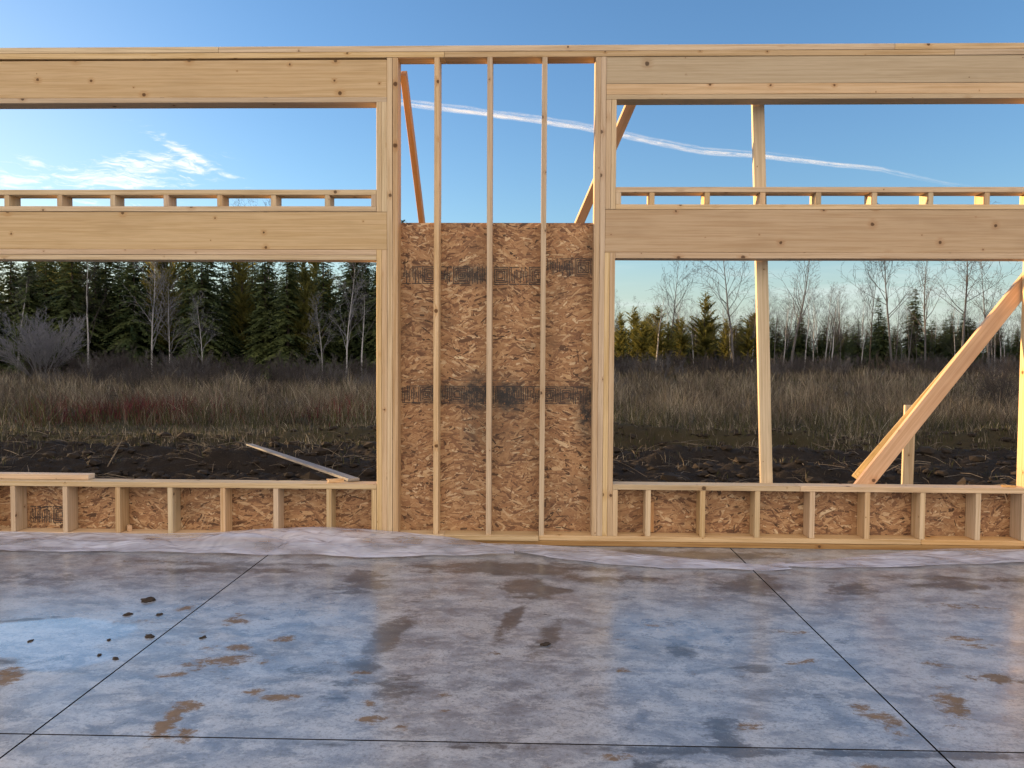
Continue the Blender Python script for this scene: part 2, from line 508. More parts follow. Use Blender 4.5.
thing_board('fallen_plank', (-1.365, .10, .452), (-4.09, 5.25, .10), .085, .022, 'grey',
            'weathered grey plank leaning from the black soil onto the left window sill', 'plank', up=(.9, .4, 0))
thing_board('loose_board', (-5.2, .128, .4565), (-3.425, .117, .4565), .089, .038, 'lumber',
            'short pale board lying along the left end of the left sill', 'board', up=(0, 1, 0))

def chunk(name, loc, size, m, label, cat, rotz=0, seed=0, group=None):
    r = random.Random(seed)
    bm = bmesh.new()
    bmesh.ops.create_cube(bm, size=1)
    bmesh.ops.subdivide_edges(bm, edges=list(bm.edges), cuts=2, use_grid_fill=True)
    for v in bm.verts:
        taper = 1 - .45 * (v.co.x + .5)
        v.co = Vector((v.co.x * size[0], v.co.y * size[1] * taper, (v.co.z + .5) * size[2] * (.75 + .25 * taper)))
        v.co += Vector([r.uniform(-1, 1) * s * .07 for s in size])
    uvl = bm.loops.layers.uv.new('grain')
    for f in bm.faces:
        for l in f.loops: l[uvl].uv = (l.vert.co.x, l.vert.co.y + l.vert.co.z)
    me = bpy.data.meshes.new(name); bm.to_mesh(me); bm.free()
    me.materials.append(M[m])
    o = bpy.data.objects.new(name, me); link(o)
    o.location = loc; o.rotation_euler = (0, 0, rotz)
    tag(o, label, cat, group)
    return o
chunk('wood_offcut', (-1.50, .075, .437), (.12, .045, .028), 'lumber', 'small pale wood offcut lying on the left sill under the grey plank', 'offcut', .5, 1)
chunk('wood_offcut', (3.56, .05, .4545), (.09, .02, .014), 'brace', 'thin orange wood sliver on the right end of the right sill', 'offcut', -.25, 2)
chunk('wood_chip', (-3.10, .06, .0435), (.03, .014, .05), 'brace', 'small orange wood chip beside a short stud in the left lower bays', 'wood chip', .9, 3)

# ------------------------------------------------------------------ SLAB
def gauss_field(X, Y, spots):
    g = np.zeros_like(X)
    for (cx, cy, sx, sy, a, ang) in spots:
        c, s = math.cos(ang), math.sin(ang)
        dx, dy = X - cx, Y - cy
        u, v = dx * c + dy * s, -dx * s + dy * c
        g = np.maximum(g, a * np.exp(-(u / sx) ** 2 - (v / sy) ** 2))
    return g
mud_spots = [(-1.413, -2.87, .07, .16, 1, 0), (-1.40, -2.72, .09, .10, .9, .3), (-1.05, -2.61, .13, .05, .95, .1), (-1.18, -2.56, .08, .05, .9, 0),
             (-1.43, -2.25, .26, .14, .82, .2), (-1.60, -2.40, .15, .05, .8, .4), (-1.45, -2.08, .20, .07, .85, .2), (-1.59, -1.69, .12, .16, .75, 0), (-1.25, -1.95, .12, .06, .85, .3),
             (-2.33, -2.45, .12, .16, .95, .4), (-.66, -2.65, .07, .05, .9, 0), (-.63, -2.80, .09, .06, .95, 0), (-.5, -2.84, .06, .05, .85, 0),
             (-.35, -2.56, .06, .05, .85, 0), (-.32, -2.70, .06, .04, .8, 0), (-1.95, -1.52, .08, .10, .8, 0), (-.75, -2.35, .14, .05, .8, 0), (-1.30, -2.95, .1, .1, .8, 0),
             (.69, -1.68, .14, .06, .7, 0), (.42, -2.28, .08, .05, .8, 0), (1.75, -2.58, .10, .28, .85, -.3), (2.10, -2.3, .20, .10, .85, -.2), (2.2, -1.85, .22, .14, .75, 0),
             (1.28, -2.15, .14, .05, .75, .2), (1.35, -1.75, .2, .05, .75, 0), (.5, -1.9, .12, .04, .7, 0), (.85, -2.8, .12, .06, .75, .5), (1.4, -2.7, .10, .20, .8, .2),
             (1.9, -2.15, .1, .08, .8, 0), (-2.1, -1.75, .2, .05, .7, 0), (-2.6, -.55, .5, .07, .6, 0), (-.9, -.6, .5, .06, .6, 0), (.3, -3.05, .12, .05, .75, 0), (-.2, -2.1, .14, .05, .7, 0),
             (2.5, -1.3, .3, .1, .7, 0), (1.2, -3.1, .1, .1, .8, .5)]
damp_spots = [(.02, -1.05, .26, .35, .92, .5), (-.10, -1.62, .07, .42, .95, -.2), (-.1, -.62, .9, .22, 1, 0), (.6, -.85, .55, .12, .9, 0), (1.35, -.95, .35, .35, .85, .3), (2.0, -1.0, .25, .22, .9, .4), (2.7, -.9, .6, .15, .8, 0),
              (-1.1, -.95, .25, .45, .85, .2), (-2.0, -.75, .8, .16, .8, .1), (-3.2, -1.0, .6, .2, .7, 0), (-.72, -1.9, .13, .9, .9, -.12), (-.55, -2.5, .18, .4, .7, 0),
              (-1.0, -2.35, .25, .25, .55, .4), (.75, -2.05, .12, .12, .85, 0), (1.05, -2.25, .22, .1, .8, -.5), (.75, -2.85, .12, .30, .85, 0), (.45, -3.1, .2, .12, .8, 0), (1.2, -2.5, .3, .07, .6, -.6),
              (1.6, -1.9, .1, .15, .6, 0), (1.5, -2.98, 3.2, .035, .95, 0), (1.0, -.22, 1.1, .16, 1, 0), (3.0, -.75, 1.2, .10, .8, 0), (-1.9, -.60, 1.3, .10, .75, 0), (.1, -1.85, .10, .5, .8, -.3), (-2.75, -1.75, .35, .04, .9, .3), (-2.35, -2.42, .3, .05, .9, .3), (2.6, -2.4, .5, .3, .6, 0), (-2.4, -2.3, .5, .12, .6, .3), (-3.2, -4.2, 1, .5, .7, 0), (1, -4.5, 1, .4, .7, 0)]
pud_spots = [(-2.55, -2.0, .62, .36, 1.15, .25), (-2.2, -2.25, .33, .2, .9, .25), (-1.9, -1.55, .35, .25, .55, 0), (-1.2, -1.5, .6, .35, .42, 0), (.75, -1.75, .7, .5, .42, 0),
             (-.9, -2.2, .6, .4, .3, 0), (1.1, -2.4, .6, .4, .25, 0), (-3.4, -2.2, .8, .4, .8, 0)]
def slab():
    xs_j = [-11.8, -8.5, -5.18, -1.878, 1.492, 4.83, 8.15, 11.5]
    ys_j = [-9.6, -6.3, -2.956, .150]
    gap = .0042
    Vs, Fs, k, JT, MI = [], [], 0, [], []
    for i in range(len(xs_j) - 1):
        for j in range(len(ys_j) - 1):
            xa, xb = xs_j[i] + gap, xs_j[i + 1] - gap
            ya, yb_ = ys_j[j] + gap, ys_j[j + 1] - gap
            near = xb > -5.5 and xa < 5 and j >= 1
            st = .035 if near else .3
            nx, ny = max(2, int((xb - xa) / st)), max(2, int((yb_ - ya) / st))
            # slight skew of the sawn joints
            X, Y = np.meshgrid(np.linspace(xa, xb, nx + 1), np.linspace(ya, yb_, ny + 1))
            X = X + .0109 * (-Y - 1.7)*0 ; 
            Z = np.full_like(X, F)
            # small rounded arris
            edge = np.minimum(np.minimum(X - xa, xb - X), np.minimum(Y - ya, yb_ - Y))
            V = np.stack([X.ravel(), Y.ravel(), Z.ravel()], 1)
            idx = np.arange((nx + 1) * (ny + 1)).reshape(ny + 1, nx + 1) + k
            q = np.stack([idx[:-1, :-1].ravel(), idx[:-1, 1:].ravel(), idx[1:, 1:].ravel(), idx[1:, :-1].ravel()], 1)
            Vs.append(V); Fs.append(q); k += len(V); JT.append(np.zeros(len(V))); MI.append(np.zeros(len(q), int))
            # skirts down into the groove
            ring = np.concatenate([idx[0, :], idx[1:, -1], idx[-1, -2::-1], idx[-2:0:-1, 0]]) - (k - len(V))
            low = V[ring].copy(); low[:, 2] = F - .009
            Vs.append(low); JT.append(np.ones(len(low)))
            n = len(ring); r0 = ring + (k - len(V)); r1 = np.arange(n) + k
            Fs.append(np.stack([r0, r1, np.roll(r1, -1), np.roll(r0, -1)], 1)); k += n; MI.append(np.ones(n, int))
    # body of the slab beneath the grooves
    x0, x1, y0, y1 = xs_j[0], xs_j[-1], ys_j[0], .1500
    b = np.array([[x, y, z] for x in (x0, x1) for y in (y0, y1) for z in (F - .33, F - .008)], float)
    Vs.append(b); Fs.append(np.array([(0, 1, 3, 2), (4, 6, 7, 5), (0, 4, 5, 1), (2, 3, 7, 6), (0, 2, 6, 4), (1, 5, 7, 3)]) + k)
    JT.append(np.ones(8)); MI.append(np.ones(6, int))
    V = np.vstack(Vs); Fc = np.vstack(Fs)
    X, Y = V[:, 0], V[:, 1]
    attrs = {'mud': gauss_field(X, Y, mud_spots), 'damp': gauss_field(X, Y, damp_spots), 'puddle': gauss_field(X, Y, pud_spots), 'joint': np.concatenate(JT)}
    m, nt, bs = mat('concrete_slab'); n = N(nt)
    geo = n.new('ShaderNodeNewGeometry'); pos = geo.outputs['Position']
    big = n.noise(n.mapping(pos, (1, 1.5, 1)), 1.3, 6, .6, .4)
    mid = n.noise(n.mapping(pos, (1, 1.3, 1)), 6, 6, .65, .6)
    swirl = n.noise(n.mapping(pos, (1, 1.7, 1), rot=(0, 0, .5)), 4.0, 10, .78, .3)
    fine = n.noise(pos, 70, 5, .7)
    c = n.mix(n.sstep(mid, .3, .7), (.155, .182, .232, 1), (.400, .440, .510, 1))
    c = n.mix(n.math('MULTIPLY', n.sstep(swirl, .47, .57), .6), c, (.58, .61, .66, 1))
    grit = n.noise(pos, 240, 3, .8)
    c = n.mix(n.math('MULTIPLY', n.sstep(grit, .35, .65), .28), c, (.09, .095, .11, 1))
    c = n.mix(n.math('MULTIPLY', n.sstep(n.noise(pos, 95, 5, .8), .62, .70), .55), c, (.07, .07, .075, 1))
    c = n.mix(n.math('MULTIPLY', n.sstep(fine, .50, .66), .55), c, (.10, .105, .11, 1))
    # damp
    dn = n.math('ADD', n.attr('damp'), n.math('MULTIPLY', n.math('SUBTRACT', n.noise(n.mapping(pos, (1, 1.5, 1)), 3.6, 12, .78, .3), .5), 2.3))
    damp = n.sstep(dn, .46, .78)
    c = n.mix(n.math('MULTIPLY', damp, .82), c, (.042, .045, .053, 1))
    # lime bloom speckles
    sp = n.noise(pos, 130, 3, .6)
    c = n.mix(n.math('MULTIPLY', n.sstep(sp, .66, .72), .5), c, (.6, .6, .6, 1))
    scuff = n.sstep(n.noise(n.mapping(pos, (1, 2, 1), rot=(0, 0, -.3)), 11, 10, .82, .2), .56, .66)
    c = n.mix(n.math('MULTIPLY', scuff, .35), c, (.66, .68, .71, 1))
    # mud
    mn = n.math('ADD', n.attr('mud'), n.math('MULTIPLY', n.math('SUBTRACT', n.noise(n.mapping(pos, (1, 1.4, 1)), 11, 12, .80, .2), .5), 2.6))
    mud = n.sstep(mn, .54, .82)
    m2 = n.math('MULTIPLY', n.sstep(n.noise(n.mapping(pos, (1, 1.7, 1), loc=(7, 2, 0)), 6.5, 11, .78, .2), .61, .67), .8)
    mud = n.math('MAXIMUM', mud, m2)
    mc = n.mix(n.noise(pos, 22, 4), (.085, .050, .028, 1), (.27, .170, .085, 1))
    c = n.mix(n.math('MULTIPLY', mud, .93), c, mc)
    # thin film of dust-coloured silt
    silt = n.sstep(n.noise(n.mapping(pos, (1, 1.8, 1), loc=(3, 1, 0)), 3.4, 8, .7, 1.0), .55, .8)
    c = n.mix(n.math('MULTIPLY', silt, .30), c, (.27, .20, .14, 1))
    c = n.mix(n.sstep(n.attr('joint'), .05, .5), c, (.02, .018, .018, 1))
    nt.links.new(c, bs.inputs['Base Color'])
    pn = n.math('ADD', n.attr('puddle'), n.math('MULTIPLY', n.math('SUBTRACT', n.noise(pos, 2.6, 5, .6, .5), .5), .55))
    water = n.sstep(pn, .58, .70)
    sheen = n.sstep(n.noise(n.mapping(pos, (1, 1.3, 1)), 2.4, 9, .75, .2), .36, .62)
    cw = n.math('MULTIPLY', n.math('MULTIPLY_ADD', water, .6, n.math('MULTIPLY_ADD', sheen, .70, .20)), n.math('SUBTRACT', 1.0, mud), clamp=True)
    n.put(bs.inputs['Coat Weight'], cw)
    n.put(bs.inputs['Coat Roughness'], n.math('MULTIPLY_ADD', water, -.19, n.math('MULTIPLY_ADD', mid, .15, .12)))
    r = n.math('MULTIPLY_ADD', mid, .36, .17)
    r = n.math('MULTIPLY_ADD', n.sstep(n.attr('puddle'), .15, .6), -.12, r)
    r = n.math('MAXIMUM', r, .13)
    mr = n.new('ShaderNodeMix', data_type='FLOAT'); n.put(mr.inputs[0], damp); n.put(mr.inputs[2], r); mr.inputs[3].default_value = .36
    mr2 = n.new('ShaderNodeMix', data_type='FLOAT'); n.put(mr2.inputs[0], water); n.put(mr2.inputs[2], mr.outputs[0]); mr2.inputs[3].default_value = .035
    mr3 = n.new('ShaderNodeMix', data_type='FLOAT'); n.put(mr3.inputs[0], mud); n.put(mr3.inputs[2], mr2.outputs[0]); mr3.inputs[3].default_value = .7
    nt.links.new(mr3.outputs[0], bs.inputs['Roughness'])
    bs.inputs['IOR'].default_value = 1.5
    bs.inputs['Specular IOR Level'].default_value = .62
    h = n.math('ADD', n.math('MULTIPLY', mid, .6), n.math('ADD', n.math('MULTIPLY', fine, .25), n.math('MULTIPLY', mud, .5)))
    bp = n.new('ShaderNodeBump'); bp.inputs['Distance'].default_value = .003
    n.put(bp.inputs['Strength'], n.math('MULTIPLY_ADD', water, -.24, .25)); n.put(bp.inputs['Height'], h)
    nt.links.new(bp.outputs[0], bs.inputs['Normal'])
    me = np_mesh('concrete_slab', V, Fc, [m, simple('joint_dirt', (.03, .027, .026), 1.0, .3, 9, .0)], attrs, np.concatenate(MI))
    o = link(bpy.data.objects.new('concrete_slab', me))
    tag(o, kind='structure')
slab()

# clods of dried mud on the slab
M['clod'] = simple('dry_mud', (.045, .034, .028), .95, .5, 60)
def clod(loc, s, seed, label):
    r = random.Random(seed)
    bm = bmesh.new(); bmesh.ops.create_icosphere(bm, subdivisions=3, radius=1)
    for v in bm.verts:
        k = 1 + .45 * noise.noise(v.co * 1.6 + Vector((seed * 3.1, 0, 0))) + .18 * noise.noise(v.co * 5 + Vector((seed, 4, 0)))
        v.co = v.co * k
        v.co.x *= s * 1.5; v.co.y *= s; v.co.z = max(v.co.z, -.35) * s * .55
    me = bpy.data.meshes.new('mud_clod'); bm.to_mesh(me); bm.free(); me.materials.append(M['clod'])
    me.polygons.foreach_set('use_smooth', [True] * len(me.polygons))
    o = link(bpy.data.objects.new('mud_clod', me)); o.location = (loc[0], loc[1], F + s * .17); o.rotation_euler = (0, 0, r.uniform(0, 3))
    tag(o, label, 'mud clod', 'mud clods dropped on the concrete slab')
for i, (x, y, s, lb) in enumerate([(-2.22, -1.40, .028, 'largest flat mud clod near the top left of the slab beside the long joint'),
        (-1.93, -1.96, .018, 'rounded mud clod touching the long left joint of the slab'),
        (-2.04, -1.63, .013, 'tiny mud clod just left of the long joint'), (-2.21, -1.64, .016, 'mud crumb left of the other crumbs on the bright slab'),
        (-2.11, -2.01, .009, 'small mud crumb at the rim of the wide puddle'), (-1.95, -2.24, .012, 'dark mud crumb on the slab between puddle and joint'),
        (-1.655, -1.96, .012, 'mud crumb just right of the long left joint'), (.072, -1.984, .017, 'lone dark mud clod in the middle of the slab'),
        (-2.49, -2.04, .010, 'mud crumb inside the wide puddle'), (-2.05, -2.2, .009, 'mud crumb near the lower rim of the puddle')]):
    clod((x, y), s, i + 1, lb)

# ------------------------------------------------------------------ plastic sheeting along the wall foot
def plastic_material():
    m, nt, b = mat('polythene'); n = N(nt)
    geo = n.new('ShaderNodeNewGeometry'); pos = geo.outputs['Position']
    b.inputs['Base Color'].default_value = (.60, .62, .76, 1)
    b.inputs['Roughness'].default_value = .18
    dirt = n.sstep(n.noise(pos, 5, 6, .7, .3), .58, .72)
    n.put(b.inputs['Base Color'], n.mix(n.math('MULTIPLY', dirt, .6), (.60, .62, .76, 1), (.30, .22, .16, 1)))
    tr = n.new('ShaderNodeBsdfTransparent'); tr.inputs[0].default_value = (.93, .93, .96, 1)
    mx = n.new('ShaderNodeMixShader')
    lw = n.new('ShaderNodeLayerWeight'); lw.inputs[0].default_value = .35
    op = n.math('ADD', n.math('MULTIPLY', lw.outputs['Facing'], .25), n.math('MULTIPLY_ADD', n.noise(n.mapping(pos, (1, 2, 2)), 3, 3, .5, .4), 1.4, -.27), clamp=True)
    n.put(mx.inputs[0], op)
    nt.links.new(tr.outputs[0], mx.inputs[1]); nt.links.new(b.outputs[0], mx.inputs[2])
    nt.links.new(mx.outputs[0], nt.nodes['Material Output'].inputs[0])
    n.bump(n.noise(n.mapping(pos, (1, 3.0, 2.0)), 4, 2, .5, .8), .7, .05, b)
    return m
M['plastic'] = plastic_material()
def interp(x, pts):
    xs = [p[0] for p in pts]
    return [float(np.interp(x, xs, [p[k] for p in pts])) for k in range(1, len(pts[0]))]
def plastic(name, pts, label, seed, amp):
    """pts: (x, y_back, z_back, y_front, loft)"""
    x0, x1 = pts[0][0], pts[-1][0]
    nx, ny = int((x1 - x0) / .016), 34
    V = []
    for i in range(nx + 1):
        x = x0 + (x1 - x0) * i / nx
        yb, zb, yf, lf = interp(x, pts)
        yf += .03 * noise.noise(Vector((x * 2.2, seed, 0))) + .012 * noise.noise(Vector((x * 9, seed, 3)))
        for j in range(ny + 1):
            t = j / ny
            y = yb + (yf - yb) * t
            z = zb * (1 - t) ** 2.2
            e = math.sin(math.pi * min(1, t * 1.02)) if t < 1 else 0
            q = Vector((x * 2.4 + y * 3.5, y * 7 - x * 1.2, seed))
            fold = abs(noise.noise(q * .7)) * 1.9 + .22 * abs(noise.noise(q * 2.3))
            fold2 = abs(noise.noise(Vector((x * 6 - y * 8, seed + 2, y * 4))))
            z += (lf * e + .008) * (fold + .3 * fold2) * amp + lf * e * .6
            rim = math.exp(-((t - .96) / .05) ** 2)
            z += .010 * rim * (1 + noise.noise(Vector((x * 5, seed, 9))))
            z = F + .004 + max(z, 0) if y < -.003 else max(z + F, zb + F)
            V.append((x, y, z))
    Fs = []
    for i in range(nx):
        for j in range(ny):
            a = i * (ny + 1) + j
            Fs.append((a, a + 1, a + ny + 2, a + ny + 1))
    o = mesh_from(name, V, Fs, M['plastic'], smooth=True)
    tag(o, label, 'plastic sheet', 'plastic sheeting along the wall foot')
plastic('plastic_sheet', [(-5.2, -.006, .055, -.36, .02), (-3.8, -.006, .055, -.38, .02), (-3.0, -.006, .05, -.35, .03), (-2.4, -.008, .07, -.37, .04), (-2.0, -.012, .105, -.38, .06),
                          (-1.5, -.018, .125, -.41, .075), (-1.2, -.018, .11, -.42, .06), (-.9, -.015, .085, -.42, .05), (-.55, -.02, .05, -.37, .035), (-.12, -.20, .02, -.29, .01)],
        'crumpled translucent plastic sheet riding up over the foot of the left half of the wall', 3, 1.0)
plastic('plastic_sheet', [(-.38, -.02, .012, -.05, .005), (.0, -.06, .02, -.30, .014), (.45, -.16, .02, -.50, .018), (.9, -.36, .02, -.60, .016), (1.6, -.52, .012, -.61, .008), (1.75, -.42, .004, -.58, .004)],
        'long thin tongue of whitish plastic crossing the slab before the middle posts', 8, .8)
plastic('plastic_sheet', [(1.72, -.46, .004, -.52, .004), (2.0, -.38, .008, -.56, .010), (2.35, -.26, .010, -.52, .014), (2.75, -.10, .014, -.45, .02), (3.1, -.03, .02, -.40, .025), (3.6, -.03, .02, -.30, .02), (4.9, -.03, .02, -.25, .02)],
        'mud-stained plastic sheet lying along the wall foot under the right window', 13, .9)

# ------------------------------------------------------------------ GROUND
def fbm(x, y, s, o=4):
    return noise.fractal(Vector((x * s, y * s, 1.7)), 1.0, 2.0, o)
def mound(x, y, cx, cy, sx, sy, h): return h * math.exp(-((x - cx) / sx) ** 2 - ((y - cy) / sy) ** 2)
def gz(x, y):
    z = -.36
    if y > 8: z -= .012 * min(y - 8, 60)*.35
    if y > 60: z += .006 * (y - 60)
    if y > .2:
        soil = max(0, min(1, (12 - y) / 3)) * min(1, (y - .1) / .6)
        if abs(x) < 30 and soil > 0:
            z += soil * (.07 * fbm(x, y * 1.6, .7) + .10 * abs(fbm(x, y * 1.5, 2.1)) * .8 + .06 * fbm(x, y * 1.4, 4.5, 4))
            z += soil * .09 * math.sin(y * 3.4 + 2.5 * noise.noise(Vector((x * .35, 0, 5))) + 1.2 * noise.noise(Vector((x * 1.1, y, 5)))) 
        z += mound(x, y, -4.5, 5.8, 1.3, .45, .30)
        z += mound(x, y, 2.2, 9.5, 1.4, .45, .32) + mound(x, y, 5.0, 9.2, 1.8, .5, .25) + mound(x, y, -3.0, 10.0, 2.5, .4, .2) + mound(x, y, 9.0, 9.4, 2.0, .5, .25)
        if y > 8: z += min(1, (y - 8) / 6) * .12 * fbm(x, y, .12, 3)
    if y < .2 and abs(x) < 13 and y > -11: z = -.36
    return z
def axis(dense_a, dense_b, step, far):
    a = list(np.arange(dense_a, dense_b + 1e-6, step))
    s = step; v = dense_b
    while v < far: s *= 1.22; v += s; a.append(v)
    s = step; v = dense_a; pre = []
    while v > -far: s *= 1.22; v -= s; pre.append(v)
    return np.array(pre[::-1] + a)
gx = axis(-13, 14, .075, 2500); gy = axis(.2, 12.5, .06, 2500)
Vg = np.array([(x, y, gz(x, y)) for y in gy for x in gx])
nx, ny = len(gx), len(gy)
idx = np.arange(nx * ny).reshape(ny, nx)
Fg = np.stack([idx[:-1, :-1].ravel(), idx[:-1, 1:].ravel(), idx[1:, 1:].ravel(), idx[1:, :-1].ravel()], 1)
def ground_material():
    m, nt, b = mat('field_soil'); n = N(nt)
    geo = n.new('ShaderNodeNewGeometry'); pos = geo.outputs['Position']
    sep = n.new('ShaderNodeSeparateXYZ'); n.put(sep.inputs[0], pos)
    y = n.math('ADD', sep.outputs[1], n.math('MULTIPLY', n.math('SUBTRACT', n.noise(pos, .5, 5, .6), .5), 4))
    soil = n.mix(n.noise(pos, 5, 6, .7), (.010, .008, .007, 1), (.058, .045, .036, 1))
    fl = n.noise(n.mapping(pos, (1, 2.6, 1)), 20, 7, .8)
    soil = n.mix(n.math('MULTIPLY', n.sstep(fl, .56, .70), .65), soil, (.16, .13, .095, 1))
    turf = n.mix(n.noise(pos, 1.3, 6, .6), (.035, .030, .014, 1), (.10, .080, .045, 1))
    c = n.mix(n.sstep(y, 8.0, 9.6), soil, turf)
    nt.links.new(c, b.inputs['Base Color'])
    b.inputs['Roughness'].default_value = .95
    b.inputs['Specular IOR Level'].default_value = .15
    n.bump(n.noise(pos, 14, 8, .8), 1.0, .06, b)
    return m
me = np_mesh('ground', Vg, Fg, ground_material(), smooth=True)
ground = link(bpy.data.objects.new('ground', me)); tag(ground, kind='structure')

# clods, sticks and roots in the turned soil
def scatter_soil():
    V, Fs = [], []
    base = bmesh.new(); bmesh.ops.create_icosphere(base, subdivisions=1, radius=1)
    bv = [v.co.copy() for v in base.verts]; bf = [tuple(v.index for v in f.verts) for f in base.faces]
    for i in range(5200):
        y = random.uniform(.6, 10.5); x = random.uniform(-1, 1) * (y + 6) * .8
        s = random.lognormvariate(-3.5, .6)
        s = min(s, .14)
        z = gz(x, y)
        k = len(V); q = Euler((random.uniform(0, 6), random.uniform(0, 6), 0)).to_matrix()
        for v in bv:
            w = (q @ v) * s * random.uniform(.75, 1.2); w.z *= .7; w.x *= 1.3
            V.append((x + w.x, y + w.y, z + w.z + s * .3))
        Fs += [tuple(a + k for a in f) for f in bf]
    o = mesh_from('soil_clods', V, Fs, M['soil'])
    tag(o, kind='stuff', label='broken clods of black soil strewn outside the wall', cat='soil')
M['soil'] = simple('black_soil', (.030, .022, .016), .95, .5, 9)
M['stick'] = simple('bleached_stick', (.20, .16, .12), .8, .4, 20)
scatter_soil()
def tube(V, Fs, pts, rads, n=4):
    rings = []
    for i, p in enumerate(pts):
        d = (pts[min(i + 1, len(pts) - 1)] - pts[max(i - 1, 0)])
        d = d.normalized() if d.length > 1e-9 else Vector((0, 0, 1))
        a = d.orthogonal().normalized(); b_ = d.cross(a)
        k = len(V)
        for j in range(n):
            t = 2 * math.pi * j / n
            V.append(p + (a * math.cos(t) + b_ * math.sin(t)) * rads[i])
        rings.append(k)
    for i in range(len(rings) - 1):
        for j in range(n):
            a, b2 = rings[i] + j, rings[i] + (j + 1) % n
            Fs.append((a, b2, rings[i + 1] + (j + 1) % n, rings[i + 1] + j))
def litter():
    V, Fs = [], []
    for i in range(900):
        y = random.uniform(.8, 11); x = random.uniform(-1, 1) * (y + 6) * .78
        L = random.uniform(.1, .55); a = random.uniform(0, 6.28); z = gz(x, y) + .05
        up = random.uniform(-.05, .5) if random.random() < .3 else random.uniform(-.05, .12)
        p = Vector((x, y, z)); d = Vector((math.cos(a), math.sin(a) * .6, up)) * L
        mid = p + d * .5 + Vector((random.uniform(-.03, .03), 0, random.uniform(0, .04)))
        r = random.uniform(.002, .006)
        tube(V, Fs, [p, mid, p + d], [r, r * .8, r * .4], 3)
    o = mesh_from('soil_litter', V, Fs, M['stick'])
    tag(o, kind='stuff', label='pale twigs and roots littering the black soil', cat='twigs')
litter()
for i, (x, y, L, a, lb) in enumerate(((-6.4, 5.6, .55, .5, 'pale stick poking up from the soil below the left window, right of the other'), (-5.6, 8.2, .9, -.4, 'bleached branch lying in the soil beyond the left window'),
                                  (5.4, 8.3, .7, 1.1, 'pale forked twig standing in the soil left of the wide slanting plank'))):
    V, Fs = [], []
    p = Vector((x, y, gz(x, y))); d = Vector((math.cos(a) * .5, .1, .8 if i != 1 else .15)) * L
    tube(V, Fs, [p - Vector((0, 0, .05)), p + d * .5 + Vector((.03, 0, 0)), p + d], [.012, .009, .004], 5)
    tube(V, Fs, [p + d * .5, p + d * .5 + Vector((.14, .02, .22)) * L * 1.3], [.007, .003], 4)
    o = mesh_from('stick', V, Fs, M['stick'], smooth=True); tag(o, lb, 'stick')
chunk('wood_chip', (-5.35, 8.6, gz(-5.35, 8.6) + .02), (.22, .07, .03), 'brace', 'small pale wood chip lying on the soil at the field edge below the left trees', 'wood chip', .3, 7)

# ------------------------------------------------------------------ GRASS
def grass_material():
    m, nt, b = mat('dry_grass'); n = N(nt)
    t = n.attr('tone'); k = n.attr('kind')
    dry = n.ramp(t, [(0, (.034, .027, .022)), (.35, (.105, .084, .064)), (.75, (.215, .175, .132)), (1, (.40, .35, .27))])
    grn = n.ramp(t, [(0, (.022, .026, .010)), (.6, (.065, .068, .026)), (1, (.14, .125, .06))])
    red = n.ramp(t, [(0, (.035, .010, .012)), (.6, (.105, .024, .028)), (1, (.19, .06, .055))])
    c = n.mix(n.sstep(k, .4, .6), dry, grn)
    c = n.mix(n.sstep(k, 1.4, 1.6), c, red)
    nt.links.new(c, b.inputs['Base Color'])
    b.inputs['Roughness'].default_value = .8
    b.inputs['Specular IOR Level'].default_value = .15
    return m
M['grass'] = grass_material()
def in_view(x, y, m=.78): return np.abs(x) < (y + 7) * m
def blades(n, ya, yb, hmin, hmax, w, kindf, seed, power=1.0, lean=.25, xm=.78):
    r = np.random.default_rng(seed)
    y = ya + (yb - ya) * r.random(n) ** power
    x = (r.random(n) * 2 - 1) * (y + 7) * xm
    # clumping
    cl = np.array([noise.noise(Vector((a * .55, b * .35, 2.0))) for a, b in zip(x[::8], y[::8])]).repeat(8)[:n]
    off = r.normal(0, .055, (n, 2)); x = x[::8].repeat(8)[:n] + off[:, 0] * 1.6; y = y[::8].repeat(8)[:n] + off[:, 1] * 1.6
    h = (hmin + (hmax - hmin) * r.random(n)) * (1 + .9 * cl) * np.clip(r.normal(1, .28, len(cl[::8]) ), .35, 1.7).repeat(8)[:n]
    h = h * .62
    a = r.random(n) * 6.283
    z = np.array([gz(p, q) for p, q in zip(x[::8], y[::8])]).repeat(8)[:n]
    ln = r.normal(0, lean, n) * h; la = r.random(n) * 6.283
    ca, sa = np.cos(a) * w * r.uniform(.5, 1.3, n), np.sin(a) * w * r.uniform(.5, 1.3, n)
    tx, ty = ln * np.cos(la), ln * np.sin(la) * .6
    V = np.zeros((n, 5, 3))
    V[:, 0] = np.stack([x - ca, y - sa, z - .03], 1); V[:, 1] = np.stack([x + ca, y + sa, z - .03], 1)
    V[:, 2] = np.stack([x + ca * .8 + tx * .35, y + sa * .8 + ty * .35, z + h * .55], 1)
    V[:, 3] = np.stack([x - ca * .8 + tx * .35, y - sa * .8 + ty * .35, z + h * .55], 1)
    V[:, 4] = np.stack([x + tx, y + ty, z + h], 1)
    tone = np.clip(r.normal(.45, .2, n) + cl * .4 + r.normal(0, .14, len(cl[::8])).repeat(8)[:n], 0, 1)
    return V, tone, kindf(x, y, r.random(n))
